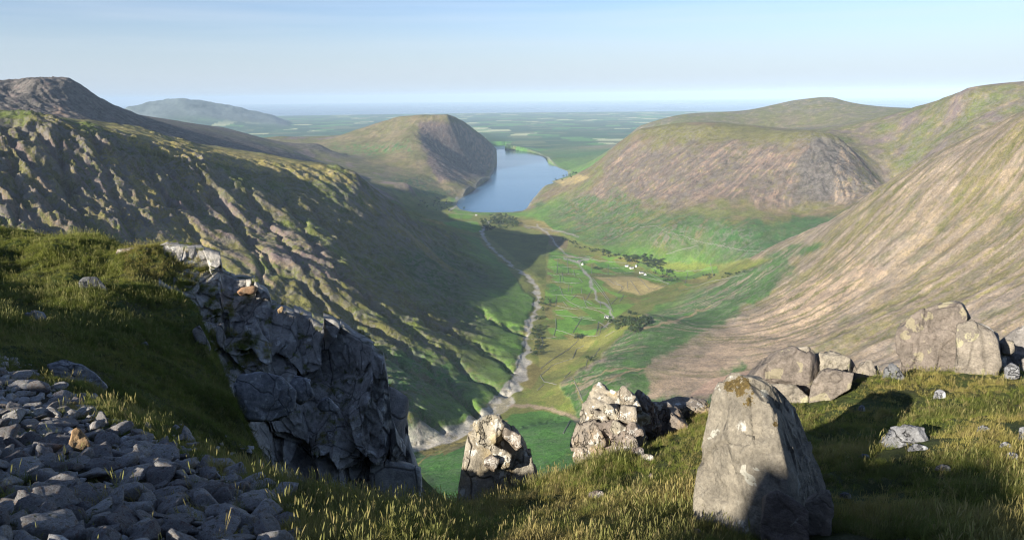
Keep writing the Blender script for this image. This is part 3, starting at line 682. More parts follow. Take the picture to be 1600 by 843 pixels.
NF = np.stack([i2[:-1,:-1], i2[:-1,1:], i2[1:,1:], i2[1:,:-1]], -1).reshape(-1, 4)
mk('ground', nV, NF, mat_near(), colors=np.c_[ncol, np.ones(len(nx_))], kind='structure')

# ================================================================ UNSEEN SLOPE BEHIND THE LEDGE (towards the sun), ADDED TO CAST THE SUMMIT'S SHADE
sh_ = np.array([math.sin(SUN_AZ), math.cos(SUN_AZ)]); ph_ = np.array([-sh_[1], sh_[0]])
# chosen lit and shaded spots of ground; the added slope's outline is fitted to them
LIT = [(20,445),(90,455),(180,445),(230,430),(20,380),(100,400),(200,410),(250,400),(60,440),(130,460),(20,430),(930,740),(960,715),(1000,700),(1060,680),(1080,760),(950,800),(820,830),(1000,835),(1040,720),(1060,800),(760,835),(1260,620),(1300,620),(1450,620),(1450,670),(1550,650),(1520,680),(1500,620),(850,740),(125,690)]
SHD = [(20,540),(100,530),(200,500),(300,500),(250,600),(350,600),(20,600),(20,700),(100,760),(300,760),(350,820),(500,820),(620,825),(400,790),(200,720),(100,640),(30,800),(1300,660),(1350,720),(1350,800),(1450,720),(1500,780),(1590,800),(1150,832),(1250,700),(1400,740),(1550,730),(1250,800)]
def suv(L): 
    h_ = nhit([p[0] for p in L], [p[1] for p in L]); h_ = h_[~np.isnan(h_[:, 0])]
    return h_[:, :2]@ph_, h_[:, 2]+(12-h_[:, :2]@sh_)*math.tan(SUN_EL)
lu, lv = suv(LIT); su_, sv_ = suv(SHD)
PU, PV = [-60.], [-5.]
for u_ in np.concatenate([np.arange(-34, -8, .5), np.arange(-8, 0, .12)]):
    wd = .9 if u_ < -8 else .22
    l_ = lv[np.abs(lu-u_) < wd]; s_ = sv_[np.abs(su_-u_) < wd]
    if len(l_) and len(s_): lo_, hi_ = s_.max()+.06, l_.min()-.06; v_ = lo_ if lo_ < hi_ else hi_
    elif len(s_): v_ = s_.max()+.08
    elif len(l_): v_ = l_.min()-.08
    else: continue
    PU.append(float(u_)); PV.append(float(v_))
PU += [PU[-1]+1.5, PU[-1]+6, 20]; PV += [PV[-1]+1.2, PV[-1]+2, PV[-1]+3]
PU, PV = np.array(PU), np.array(PV)
uu = np.unique(np.concatenate([np.arange(-60, 20, .5), np.arange(-8, 3, .06)])); aa = np.array([2.5,5,8,9.5,10.8,11.6,12,12.5,14,18,26,45])
U_, A_ = np.meshgrid(uu, aa); top = np.interp(U_, PU, PV)+.05*fbm(U_*1.3, A_*0+3, 3, 200)
kk = np.clip((A_-8)/4, 0, 1); zz = np.where(A_ <= 12, -1.75+(top+1.75)*kk**1.4, top+(A_-12)*.02)
zz = np.where((A_ <= 8), -1.75, zz)+np.where(A_ < 11.5, .12*fbm(U_/1.5, A_/1.5, 3, 204), 0); zz = np.where(A_ < 6, zz-.4, zz)
zz = np.minimum(zz, np.where(U_ < -19, top-np.maximum(12-A_, 0)*.37-.1, 99)); XY_ = A_[..., None]*sh_+U_[..., None]*ph_
SV = np.c_[XY_.reshape(-1, 2), zz.ravel()]
far_ = (XY_[..., 1] > -0.5).ravel() & (np.abs(np.degrees(np.arctan2(SV[:, 0], SV[:, 1]))) < 50)
is_ = np.arange(U_.size).reshape(U_.shape); SF = np.stack([is_[:-1,:-1], is_[:-1,1:], is_[1:,1:], is_[1:,:-1]], -1).reshape(-1, 4)
SF = SF[~far_[SF].any(1)]
bx_, by_ = np.meshgrid(np.linspace(-9, 9, 61), np.linspace(-5, .75, 20)); bx_ = bx_.ravel(); by_ = by_.ravel()
rb_ = np.hypot(bx_, by_); bz_ = np.minimum(near_base(bx_, by_), -1.5)-.03-.12*smooth(1.0, 1.6, rb_)*(by_ > .3)
bi_ = np.arange(61*20).reshape(20, 61)
mk('ground', np.c_[bx_, by_, bz_], np.stack([bi_[:-1,:-1], bi_[:-1,1:], bi_[1:,1:], bi_[1:,:-1]], -1).reshape(-1, 4), bpy.data.materials['turf_ground'], colors=np.repeat(np.array([[.06,.075,.025,1]], np.float32), 1220, 0), kind='structure')
mk('shade_slope', SV, SF, bpy.data.materials['turf_ground'], colors=np.repeat(np.array([[.06,.065,.03,1]], np.float32), len(SV), 0), kind='structure')  # unseen, shaped only to throw shade over the ledge
# ---------------------------------------------------------------- rock
def mat_rock(name, base, dark, lichen, scale=1.0, lich=.5, moss=0.0, warm=None, crack=1.0):
    m = N(name); p = m.obj(); oi = m.n('ShaderNodeObjectInfo').outputs['Random']
    n0 = m.noise(1.3*scale, 5, .6, p); n1 = m.noise(7*scale, 7, .72, p); n2 = m.noise(42*scale, 5, .7, p)
    c = m.ramp(n0, [(.3, dark), (.68, base)])
    if warm: c = m.mix(m.ramp(m.noise(2.1*scale, 4, .6, p, .5), [(.5, (0,0,0)), (.68, (1,1,1))]), c, (*warm, 1))
    c = m.mix(1.0, c, m.ramp(n1, [(.28, (.55,.55,.56)), (.72, (1.4,1.38,1.35))]), 'MULTIPLY')
    c = m.mix(1.0, c, m.ramp(n2, [(.3, (.72,.72,.72)), (.7, (1.25,1.25,1.25))]), 'MULTIPLY')
    v = m.n('ShaderNodeTexVoronoi', feature='F1'); v.inputs['Scale'].default_value = 5.5*scale; m.set(v.inputs['Vector'], m.mix(.12, p, m.n('ShaderNodeTexNoise', i_Scale=9*scale).outputs[1]))
    spot = m.math('MULTIPLY', m.math('LESS_THAN', v.outputs['Distance'], .22+.16*lich), m.math('GREATER_THAN', m.noise(2.6*scale, 2, .5, p), .60-.16*lich))
    rag = m.math('GREATER_THAN', m.math('ADD', n1, m.math('MULTIPLY', n2, .3)), .60)
    c = m.mix(m.math('MULTIPLY', m.math('MULTIPLY', spot, rag), .6), c, (*lichen, 1))
    speck = m.math('GREATER_THAN', m.noise(30*scale, 3, .6, p), .66)
    c = m.mix(m.math('MULTIPLY', speck, .35*lich), c, (*lichen, 1))
    # mineral joints
    w = m.n('ShaderNodeTexVoronoi', feature='DISTANCE_TO_EDGE'); w.inputs['Scale'].default_value = 1.5*scale
    m.set(w.inputs['Vector'], m.mix(.22, m.scale(p, (1, 1, .55)), m.n('ShaderNodeTexNoise', i_Scale=3*scale).outputs[1]))
    joint = m.ramp(w.outputs['Distance'], [(0, (0,0,0)), (.028, (1,1,1))])
    jj = m.mix(.75*crack, (1,1,1,1), joint)
    c = m.mix(1.0, c, m.mix(.5*crack, (1,1,1,1), joint), 'MULTIPLY')
    if moss:
        nn = m.n('ShaderNodeNewGeometry').outputs['Normal']; sx = m.n('ShaderNodeSeparateXYZ'); m.set(sx.inputs[0], nn)
        k = m.math('MULTIPLY', m.ramp(sx.outputs[2], [(.45, (0,0,0)), (.8, (1,1,1))]), m.ramp(n0, [(.62-.25*moss, (0,0,0)), (.75-.25*moss, (1,1,1))]))
        c = m.mix(k, c, (.055,.055,.018,1))
    at = m.n('ShaderNodeAttribute', attribute_name='patch'); sc_ = m.n('ShaderNodeSeparateColor', i_Color=at.outputs['Color'])
    wob = m.math('ADD', m.math('MULTIPLY', m.math('SUBTRACT', n1, .55), 3.6), m.math('MULTIPLY', m.math('SUBTRACT', n2, .5), 1.6))
    c = m.mix(m.math('GREATER_THAN', m.math('ADD', sc_.outputs[0], wob), .5), c, m.ramp(n2, [(.3, (.035,.024,.012)), (.7, (.13,.08,.03))]))
    c = m.mix(m.ramp(m.math('ADD', sc_.outputs[1], wob), [(.35, (0,0,0)), (.85, (.85,.85,.85))]), c, m.ramp(n2, [(.35, (.26,.25,.22)), (.65, (.52,.51,.47))]))
    hs = m.n('ShaderNodeHueSaturation', i_Color=c); m.set(hs.inputs['Value'], m.math('MULTIPLY_ADD', oi, .65, .66)); m.set(hs.inputs['Hue'], m.math('MULTIPLY_ADD', oi, .05, .475))
    h = m.math('ADD', m.math('ADD', m.math('MULTIPLY', n1, .9), m.math('MULTIPLY', n2, .3)), m.math('MULTIPLY', m.n('ShaderNodeRGBToBW', i_Color=jj).outputs[0], .9))
    return m.out(hs.outputs[0], m.bump(h, .06/scale, .9), .88)
M_BOULD = mat_rock('weathered_rock', (.235,.205,.168), (.15,.13,.108), (.40,.39,.34), 1.0, .35, crack=.35)
M_JAG = mat_rock('jagged_rock', (.34,.30,.25), (.18,.155,.125), (.66,.65,.60), 1.6, .7, .3, (.29,.215,.13))
M_BIGR = mat_rock('lichen_rock', (.31,.275,.225), (.21,.19,.155), (.44,.42,.25), 1.0, .75, crack=.5)
M_CLIFF = mat_rock('cliff_rock', (.38,.36,.335), (.20,.19,.175), (.50,.50,.47), .6, .6, .4)
M_BLUE = mat_rock('grey_blue_rock', (.27,.278,.29), (.165,.17,.18), (.50,.52,.52), 1.4, .6, .15)
M_SCREE = mat_rock('scree_stone', (.36,.35,.34), (.20,.198,.195), (.46,.47,.46), 2.6, .5, .25, (.20,.145,.11), .2)
M_ORANGE = mat_rock('tan_stone', (.42,.30,.17), (.30,.19,.10), (.6,.55,.4), 2.6, .2, crack=.2)
ICO = {}
def ico(sub):
    if sub not in ICO:
        bm = bmesh.new(); bmesh.ops.create_icosphere(bm, subdivisions=sub, radius=1)
        bm.verts.ensure_lookup_table()
        ICO[sub] = (np.array([v.co[:] for v in bm.verts]), np.array([[v.index for v in f.verts] for f in bm.faces])); bm.free()
    return ICO[sub]
def rock_mesh(pts, sub=5, seed=0, chips=14, amp=.05, sharp=70, fine=.012, strata=0.0, chipd=(.80, .97)):
    r_ = np.random.default_rng(seed); pts = np.asarray(pts, float)
    lo, hi = pts.min(0), pts.max(0); c = (lo+hi)/2*.5 + pts.mean(0)*.5; s = np.maximum((hi-lo)/2, 1e-3)
    bm = bmesh.new()
    for p in pts: bm.verts.new(p-c)
    res = bmesh.ops.convex_hull(bm, input=bm.verts)
    bm.normal_update()
    Ns, bs = [], []
    for f in bm.faces:
        n = np.array(f.normal[:]); b = float(np.dot(n, np.array(f.verts[0].co[:])))
        if np.linalg.norm(n) < .5: continue
        if b < 0: n, b = -n, -b
        Ns.append(n); bs.append(max(b, 1e-3))
    bm.free()
    rel = pts-c
    for k in range(chips):
        n = r_.normal(size=3); n /= np.linalg.norm(n); sup = (rel@n).max()
        Ns.append(n); bs.append(sup*r_.uniform(*chipd))
    Ns = np.array(Ns); bs = np.array(bs)
    D, F_ = ico(sub); d = D*s
    q = (d@Ns.T)/bs; q = np.maximum(q, 1e-6)
    r = (q**sharp).sum(1)**(-1/sharp)
    V = d*r[:, None]
    L = s.mean()
    u = V/np.linalg.norm(V, axis=1, keepdims=True)
    ph = r_.random(3)*50
    pid = np.argmax(q, 1); e = np.zeros(len(V))
    for M_, jit, cl, gain in ((max(8, int(6+len(V)**.5*.22)), 2.6*amp+.06, 1.6*amp, .9), (max(20, int(len(V)**.5*.9)), 2.2*amp+.05, .7*amp, .75)):
        si = r_.integers(0, len(V), M_); Sj = (V+u*e[:, None])[si]; nj = Ns[pid[si]]+jit*r_.normal(size=(M_, 3)); nj /= np.linalg.norm(nj, axis=1, keepdims=True)
        Vw = V+.05*L*fbm3(V/L*3+ph, 2, 3)[:, None]
        own = np.empty(len(V), int)
        for i0 in range(0, len(V), 20000):
            own[i0:i0+20000] = np.argmin(((Vw[i0:i0+20000, None]-Sj)**2*np.array([1, 1, .6])).sum(-1), 1)
        cur = V+u*e[:, None]; dn = (u*nj[own]).sum(1); dn = np.where(dn < .35, .35, dn)
        e += gain*np.clip(((Sj[own]-cur)*nj[own]).sum(1)/dn, -cl*L*1.6, cl*L*.8)
    e += .25*amp*L*fbm3(V/L*1.7+ph, 3, seed % 50)
    if strata: zz = (V[:, 2]+.4*V[:, 0])/L*7+1.5*fbm3(V/L*1.3, 2, 5); e += strata*L*(np.abs((zz % 1)-.5)*2-.5)
    e += fine*L*fbm3(V/L*11+ph, 2, 9)
    return c, V+u*e[:, None], F_
def rock(name, pts, mat, parent=None, label=None, cat='rock', group=None, **kw):
    c, V, F_ = rock_mesh(pts, **kw)
    o = mk(name, V, F_, mat, parent, label=label, cat=None if parent else cat, group=group)
    o.location = c - (np.array(parent.location) if parent else 0); return o
def solid(front, D, depth, back=.8, up=0, tilt=0, side=0, exact=False):
    "corner points of a solid whose outline is front (photo pixels), standing at distance D"
    pts = []; cx = sum(p[0] for p in front)/len(front)
    if not exact: depth *= fD(cx, D)/D; D = fD(cx, D)
    cy = sum(p[1] for p in front)/len(front)
    ymin = min(p[1] for p in front); ymax = max(p[1] for p in front)
    for x, y in front:
        k = (ymax-y)/(ymax-ymin)
        p = P(x, y, D+tilt*k); pts.append(p)
        b = P(cx+(x-cx)*back+side, (cy+(y-cy)*(back if y < cy else 1.0))+up, D+tilt*k); b = b*(1+depth/D); pts.append(b)
    return pts
# --- tall pointed boulder
t = empty('standing_boulder', P(1190, 835, 4.3), 'tall pointed grey boulder standing upright in the grass, dark moss patch near its tip', 'boulder')
tp = [P(*q) for q in ((1128,594,4.62),(1140,585,4.6),(1182,588,4.5),(1198,598,4.5),(1108,640,4.58),(1098,700,4.5),(1087,775,4.42),(1092,880,4.35),(1205,640,4.36),(1225,710,4.22),(1238,880,4.12),(1170,880,4.1),(1165,700,4.25),(1245,645,4.95),(1275,715,4.95),(1291,775,4.9),(1292,860,4.8),(1140,600,5.0),(1200,605,5.1),(1115,760,5.2),(1270,760,5.4),(1120,870,5.3),(1270,870,5.4))]
rock('boulder_body', tp, M_BOULD, t, sub=7, seed=3, chips=5, amp=.03, sharp=90, fine=.006, chipd=(.95,.99))
def patches(o, off, moss, white):
    "growths with a shape of their own: (x, y, rx, ry) as seen in the survey picture"
    me = o.data; n = len(me.vertices); V_ = np.empty(n*3, np.float32); me.vertices.foreach_get('co', V_); W_ = V_.reshape(-1, 3)+off
    px, py = project(W_); c = np.zeros((n, 4), np.float32); c[:, 3] = 1
    for ch, lst in ((0, moss), (1, white)):
        for x, y, rx, ry in lst: c[:, ch] = np.maximum(c[:, ch], np.clip(1-.5*(((px-x)/rx)**2+((py-y)/ry)**2), 0, 1)*.9)
    a = me.color_attributes.new('patch', 'FLOAT_COLOR', 'POINT'); a.data.foreach_set('color', c.ravel())
tb_ = [o for o in COL.objects if o.name == 'boulder_body'][0]
patches(tb_, np.array(tb_.location)+np.array(t.location), [(1158,612,24,22),(1140,600,10,6),(1168,632,12,14),(1212,662,5,5),(1140,606,12,4)], [(1158,662,7,11),(1158,818,10,7),(1145,588,6,3)])
rock('stone', solid([(1190,775),(1215,766),(1262,790),(1262,870),(1192,870)], 3.95, .25), M_BOULD, None, 'small lichened stone leaning on the foot of the tall pointed boulder', seed=5, sub=5, amp=.05)
rock('stone', solid([(1258,785),(1268,768),(1296,764),(1302,790),(1298,835),(1262,838)], 4.15, .22), M_BOULD, None, 'small upright stone at the right foot of the tall pointed boulder', seed=6, sub=5, amp=.05)
rock('stone', solid([(1068,828),(1092,824),(1100,840),(1096,870),(1066,870)], 4.0, .15), M_BOULD, None, 'small stone in the grass left of the tall pointed boulder, cut by the lower edge', seed=8, sub=4)
# --- pinnacle
t = empty('rock_pinnacle', P(780, 840, 6.4), 'short rock pinnacle with a sunlit jagged top and dark lower half, left of centre', 'rock')
rock('pinnacle_base', solid([(716,900),(722,770),(732,720),(734,680),(742,660),(764,652),(786,651),(812,662),(822,690),(834,740),(842,800),(842,900)], 7.6, 1.0, .8), M_JAG, t, sub=6, seed=15, chips=10, amp=.08, chipd=(.88,.98))
rock('pinnacle_top', solid([(742,664),(756,650),(780,648),(790,664),(780,700),(748,700)], 7.45, .5, .8), M_JAG, t, sub=5, seed=12, chips=8, amp=.10)
# --- jagged outcrop
t = empty('jagged_outcrop', P(960, 710, 6.8), 'jagged cream and brown rock outcrop with a sharp point on its left', 'rock')
for k, (o_, D, dp) in enumerate([([(906,640),(920,618),(936,598),(950,610),(985,640),(1010,652),(1012,700),(960,720),(905,700)], 8.6, .9), ([(980,622),(995,610),(1010,618),(1030,650),(1030,700),(980,700)], 8.9, .8),
    ([(894,690),(902,662),(930,655),(945,690),(935,720),(900,722)], 8.2, .6), ([(930,660),(975,655),(1010,690),(990,712),(935,712)], 8.2, .5), ([(1012,625),(1030,622),(1058,640),(1075,668),(1070,705),(1010,705)], 9.2, 1.0),
    ([(970,694),(990,680),(1000,700),(992,718),(972,716)], 7.9, .3)]):
    rock('outcrop_block', solid(o_, D, dp, .75), M_JAG, t, sub=6 if k in (0, 1, 4) else 5, seed=20+k, chips=22, amp=.10, strata=.05, chipd=(.72,.97))
rock('boulder', solid([(1028,628),(1060,620),(1100,622),(1112,640),(1105,680),(1060,700),(1040,690)], 9.8, 1.0, .8), M_JAG, None, 'dark shaded boulder between the jagged outcrop and the tall pointed boulder', 'boulder', seed=28, sub=5, chips=14, amp=.06)
rj = random.Random(77)
for k in range(9):
    x = rj.uniform(905, 1000); top = np.interp(x, [900,915,936,960,985,1005], [650,625,600,628,618,628]); y = rj.uniform(top+6, 695); L_s = rj.uniform(14, 28); th = rj.uniform(10, 18); a_ = math.radians(rj.uniform(25, 50)); D = 8.15+rj.uniform(0, .25)+(.25 if y < 640 else 0)
    ca, sa = math.cos(a_), math.sin(a_); q = [(x+u_*ca-v_*sa, y+u_*sa+v_*ca) for u_, v_ in ((-L_s,-th*rj.uniform(.2,1)),(L_s*rj.uniform(-.2,.6),-th),(L_s,-th*rj.uniform(-.3,.6)),(L_s*rj.uniform(.3,.9),th),(-L_s*.8,th*rj.uniform(.2,.9)))]
    rock('outcrop_slab', solid(q, D, .28, .85), M_JAG, t, sub=4, seed=700+k, chips=2, amp=.08)
t = [o for o in COL.objects if o.name.startswith('rock_pinnacle')][0]
for k in range(3):
    x = rj.uniform(750, 815); y = rj.uniform(664, 790); L_s = rj.uniform(10, 20); th = rj.uniform(9, 15); a_ = math.radians(rj.uniform(10, 60)); D = 7.25+rj.uniform(0, .2)
    ca, sa = math.cos(a_), math.sin(a_); q = [(x+u_*ca-v_*sa, y+u_*sa+v_*ca) for u_, v_ in ((-L_s,-th*rj.uniform(.2,1)),(L_s*rj.uniform(-.2,.6),-th),(L_s,-th*rj.uniform(-.3,.6)),(L_s*rj.uniform(.3,.9),th),(-L_s*.8,th*rj.uniform(.2,.9)))]
    rock('pinnacle_slab', solid(q, D, .22, .85), M_JAG, t, sub=4, seed=740+k, chips=2, amp=.08)
# --- row on the right
t = empty('boulder_row', P(1280, 620, 8.3), 'row of broken pale boulders wedged together right behind the tall pointed boulder', 'rock')
for k, (o_, D, dp) in enumerate([([(1168,580),(1195,556),(1240,540),(1275,548),(1280,585),(1262,640),(1200,650),(1170,640)], 11.6, 1.4), ([(1270,552),(1300,548),(1328,560),(1330,580),(1290,600),(1270,595)], 12.0, 1.0), ([(1268,606),(1278,578),(1300,572),(1335,582),(1330,605),(1270,640),(1264,632)], 10.9, .9),
    ([(1300,556),(1330,560),(1345,590),(1320,605),(1300,590)], 12.3, .8), ([(1332,590),(1345,566),(1362,562),(1372,590),(1360,605),(1335,608)], 12.2, .7), ([(1190,600),(1240,600),(1262,620),(1258,660),(1200,660)], 11.0, 1.0), ([(1240,542),(1262,540),(1275,552),(1262,560),(1240,556)], 11.8, .8)]):
    rock('boulder_block', solid(o_, D, dp, .8), M_BIGR, t, sub=6 if k < 3 else 5, seed=40+k, chips=14, amp=.05, chipd=(.8,.98))
rock('boulder', solid([(1378,598),(1382,576),(1392,566),(1402,572),(1414,590),(1412,602),(1380,604)], 11.6, .5), M_BLUE, None, 'small dark triangular stone in shade between the boulder row and the biggest boulder', 'boulder', seed=50, sub=4)
rock('boulder', solid([(1352,600),(1360,574),(1372,570),(1380,596),(1374,606)], 12.4, .5), M_BIGR, None, 'small dark rounded stone beside the right end of the boulder row', 'boulder', seed=51, sub=4)
t = empty('big_boulder', P(1490, 590, 9.8), 'biggest boulder on the right, broad and pale with yellow lichen and a cleft', 'boulder')
rock('boulder_body', solid([(1400,530),(1404,505),(1425,488),(1470,476),(1500,474),(1510,492),(1508,560),(1500,600),(1412,605),(1408,570)], 13.6, 2.0, .8), M_BIGR, t, sub=7, seed=60, chips=12, amp=.035, sharp=70, chipd=(.88,.98))
rock('boulder_side', solid([(1495,505),(1520,500),(1550,516),(1562,535),(1565,572),(1555,595),(1490,600)], 13.2, 1.8, .8), M_BIGR, t, sub=6, seed=61, chips=10, amp=.03, sharp=70, chipd=(.88,.98))
rock('boulder_cap', solid([(1430,492),(1470,474),(1500,470),(1515,496),(1500,505),(1440,505)], 14.0, 1.6, .8), M_BIGR, t, sub=5, seed=62, chips=14, amp=.06)
rock('boulder', solid([(1510,500),(1540,508),(1560,522),(1572,560),(1570,590),(1520,590)], 14.9, 1.2), M_CLIFF, None, 'dark shaded rock tucked behind the biggest boulder', 'boulder', seed=63, sub=5)
rock('boulder', solid([(1568,530),(1584,532),(1586,548),(1575,556),(1566,552)], 14.8, .5), M_BIGR, None, 'small sunlit stone perched on the right of the biggest boulder', 'boulder', seed=64, sub=4)
rock('boulder', solid([(1545,560),(1562,535),(1600,508),(1660,500),(1700,560),(1690,610),(1550,608)], 16.5, 2), M_CLIFF, None, 'rock standing in for a shaded slope at the right edge behind the biggest boulder', 'boulder', seed=65, sub=6)  # rock added in place of shaded ground beyond the ledge
rock('stone', solid([(1568,575),(1580,566),(1592,572),(1594,590),(1570,594)], 12.6, .4), M_BLUE, None, 'little white topped stone in the shade right of the biggest boulder', seed=66, sub=4)
rock('stone', solid([(1376,690),(1390,670),(1415,665),(1445,670),(1452,690),(1445,708),(1400,712),(1378,704)], 7.6, .45), M_BLUE, None, 'flat lichened rock half sunk in the shaded grass on the right', seed=70, sub=6, amp=.10)
rock('stone', solid([(1418,698),(1430,692),(1452,698),(1448,710),(1420,712)], 7.3, .2), M_BLUE, None, 'small flat rock touching the flat lichened rock in the grass', seed=71, sub=4)
EMB = [((1460,725,1486,735), 'thin bluish stone in the grass below the flat lichened rock'), ((1525,664,1548,676), 'small stone in the sunlit grass near the right edge'), ((1560,690,1582,704), 'upper of two small stones in the grass at the right edge'), ((1568,706,1592,722), 'lower of two small stones in the grass at the right edge'), ((1340,630,1352,642), 'small pale stone at the shadow edge below the boulder row'), ((1310,768,1330,778), 'small flat stone right of the upright stone'), ((1478,808,1492,820), 'small stone near the lower edge in dark grass'), ((1340,708,1360,716), 'small flat stone right of the tall pointed boulder'), ((1590,665,1604,690), 'dark stone cut by the right edge'), ((1458,608,1478,622), 'pale stone among dry grass below the biggest boulder')]
for k, ((x0,y0,x1,y1), lb) in enumerate(EMB):
    hp = nhit((x0+x1)/2, y1)[0]; D = math.hypot(hp[0], hp[1]) if hp[0] == hp[0] else 8
    rock('stone', solid([(x0,y1),(x0+3,y0+3),((x0+x1)/2,y0),(x1-2,y0+3),(x1,y1),((x0+x1)/2,y1+8)], D-.02, (x1-x0)/FPX*D*.7, exact=True), M_BLUE, None, lb, seed=80+k, sub=4, amp=.08)
for k, ((x0,y0,x1,y1), lb) in enumerate([((1000,708,1022,720), 'pale stone in the sunlit grass right of the shadow'), ((985,697,1008,712), 'flat stone in the grass below the jagged outcrop'), ((965,690,985,700),'low stone at the foot of the jagged outcrop'), ((918,765,945,778), 'small pale stone in the shaded grass left of centre slope'), ((1050,787,1072,798), 'tiny pale stone in the grass left of the tall pointed boulder'), ((1012,738,1022,746), 'tiny light stone at the tip of the pinnacle shadow')]):
    hp = nhit((x0+x1)/2, y1)[0]; D = math.hypot(hp[0], hp[1]) if hp[0] == hp[0] else 7
    rock('stone', solid([(x0,y1),(x0+3,y0+3),((x0+x1)/2,y0),(x1-2,y0+3),(x1,y1),((x0+x1)/2,y1+8)], D-.02, (x1-x0)/FPX*D*.7, exact=True), M_JAG, None, lb, seed=95+k, sub=4, amp=.08)
# --- left hillside stones
rock('boulder', solid([(122,440),(130,433),(152,432),(168,452),(167,470),(158,479),(145,470),(126,452)], 25.6, .7, .7), M_BLUE, None, 'tilted block of pale rock lying on the grassy slope at the left', 'boulder', seed=110, sub=6, chips=8, amp=.03, sharp=70, chipd=(.9,.98))
rock('boulder', solid([(38,490),(52,484),(68,488),(82,512),(70,520),(45,512)], 21.3, .8), M_BLUE, None, 'dark grey rock sunk in the shaded turf at the far left', 'boulder', seed=111, sub=5)
rock('boulder', solid([(74,570),(100,562),(125,568),(150,585),(168,603),(155,612),(120,600),(90,592)], 13.4, .8), M_BLUE, None, 'long bluish slab lying above the scree', 'boulder', seed=112, sub=6, strata=.04)
rock('stone', solid([(215,538),(228,532),(234,542),(232,552),(218,550)], 20.5, .4), M_BLUE, None, 'small grey stone showing in the middle of the shaded turf', seed=113, sub=4)
rock('boulder', solid([(178,400),(182,390),(205,388),(232,386),(234,400),(232,412),(222,412),(184,408)], 30.2, 1.4), M_JAG, None, 'pair of pale ledges of rock under the turf crest', 'boulder', seed=114, sub=5, chips=16, amp=.08)
rock('stone', solid([(300,515),(312,508),(322,525),(330,545),(322,556),(308,540)], 22.6, .6), M_CLIFF, None, 'long grey stone at the top of the cliff foot turf', seed=115, sub=4)
rock('stone', solid([(338,505),(350,503),(352,530),(345,545),(338,530)], 23.5, .6), M_CLIFF, None, 'narrow grey stone beside the cliff foot turf', seed=116, sub=4)
for k, (q, D, lb) in enumerate([([(423,792),(432,786),(448,790),(444,806),(426,812)], 5.2, 'leaning bluish stone in the grass at lower left of centre'), ([(490,788),(498,780),(515,780),(540,788),(544,805),(530,816),(496,812)], 5.3, 'broad bluish lichened stone in the grass at lower centre left'),([(470,782),(480,778),(492,786),(490,800),(474,800)], 5.6, 'small stone touching the broad bluish stone'), ([(550,790),(560,786),(572,792),(568,800),(552,800)], 5.6, 'small dark stone right of the broad bluish stone'), ([(396,775),(405,768),(418,776),(414,790),(398,790)], 5.5, 'pale stone at the right end of the scree'), ([(665,800),(680,796),(692,802),(688,812),(668,812)], 5.0, 'small stone in the grass left of the pinnacle')]):
    rock('stone', solid(q, D, .25), M_BLUE, None, lb, seed=120+k, sub=5, amp=.07)
# --- the cliff
BL = [(178,392,232,440,30.6,2.5),(226,385,262,428,30.4,2.5),(255,392,300,455,29.8,4),(292,394,346,475,29.3,5),(300,440,362,520,28.6,4),(340,440,372,510,28.4,4),(366,452,402,520,27.8,4),(388,455,424,520,27.3,4),(418,484,470,570,26.8,4),(330,500,412,605,25.6,4),(398,520,450,600,26.2,4),(444,488,492,620,26.2,4),(482,503,528,610,25.6,5),(518,520,562,600,25.3,5),(508,545,600,665,24.8,5),(552,546,602,640,24.6,5),(588,574,612,700,24.2,4),(598,610,632,745,24.0,5),(560,640,624,800,23.6,5),(612,690,655,840,23.8,5),(478,598,560,705,23.8,4),(500,690,580,820,22.6,4),(440,640,505,800,21.8,4),(405,650,470,800,20.6,4),(540,612,604,668,23.2,3),(585,715,650,850,22.8,3),(350,575,402,660,22.5,3),(495,540,540,600,24.6,3),(356,468,400,540,26.9,2),(640,760,668,900,23.0,3),(530,740,600,860,21.6,3),(455,590,520,680,22.6,3)]
crg = empty('cliff', P(500, 780, 23), 'dark broken rock cliff in shade falling from the turf to the gap', 'cliff')
CR = np.array([(248,392),(262,386),(280,388),(300,392),(322,396),(345,404),(350,438),(368,447),(402,452),(420,466),(426,486),(448,488),(480,503),(522,517),(555,539),(580,548),(600,561),(606,600),(612,650),(626,690),(640,716),(655,770),(668,815)], float)
BT = [(248,446),(300,530),(345,610),(400,720),(430,810),(480,850),(668,880)]
nc, nr = 320, 220
px_ = np.interp(np.linspace(0, 1, nc), np.linspace(0, 1, 9), [248,300,350,405,460,520,570,604,668])
tt_ = np.linspace(0, 1, nr)
pyT = np.interp(px_, CR[:, 0], CR[:, 1]); pyB = np.interp(px_, [q[0] for q in BT], [q[1] for q in BT])
Dt = np.interp(px_, [248,345,420,500,560,600,668], [30,28.4,27,25.9,25.1,24.4,23.2]); Db = np.interp(px_, [248,345,420,500,600,668], [26.8,22.5,19.8,20.6,21.8,22.4])
G = np.empty((nr, nc, 3))
for j_, t_ in enumerate(tt_):
    for i_ in range(nc): G[j_, i_] = P(px_[i_], pyT[i_]+(pyB[i_]-pyT[i_])*t_, Dt[i_]+(Db[i_]-Dt[i_])*(t_**1.3)+.4)
Gf = G.reshape(-1, 3); dirn = Gf[:, :2]/np.hypot(Gf[:, 0], Gf[:, 1])[:, None]
rg_ = np.random.default_rng(44); off = np.zeros(len(Gf))
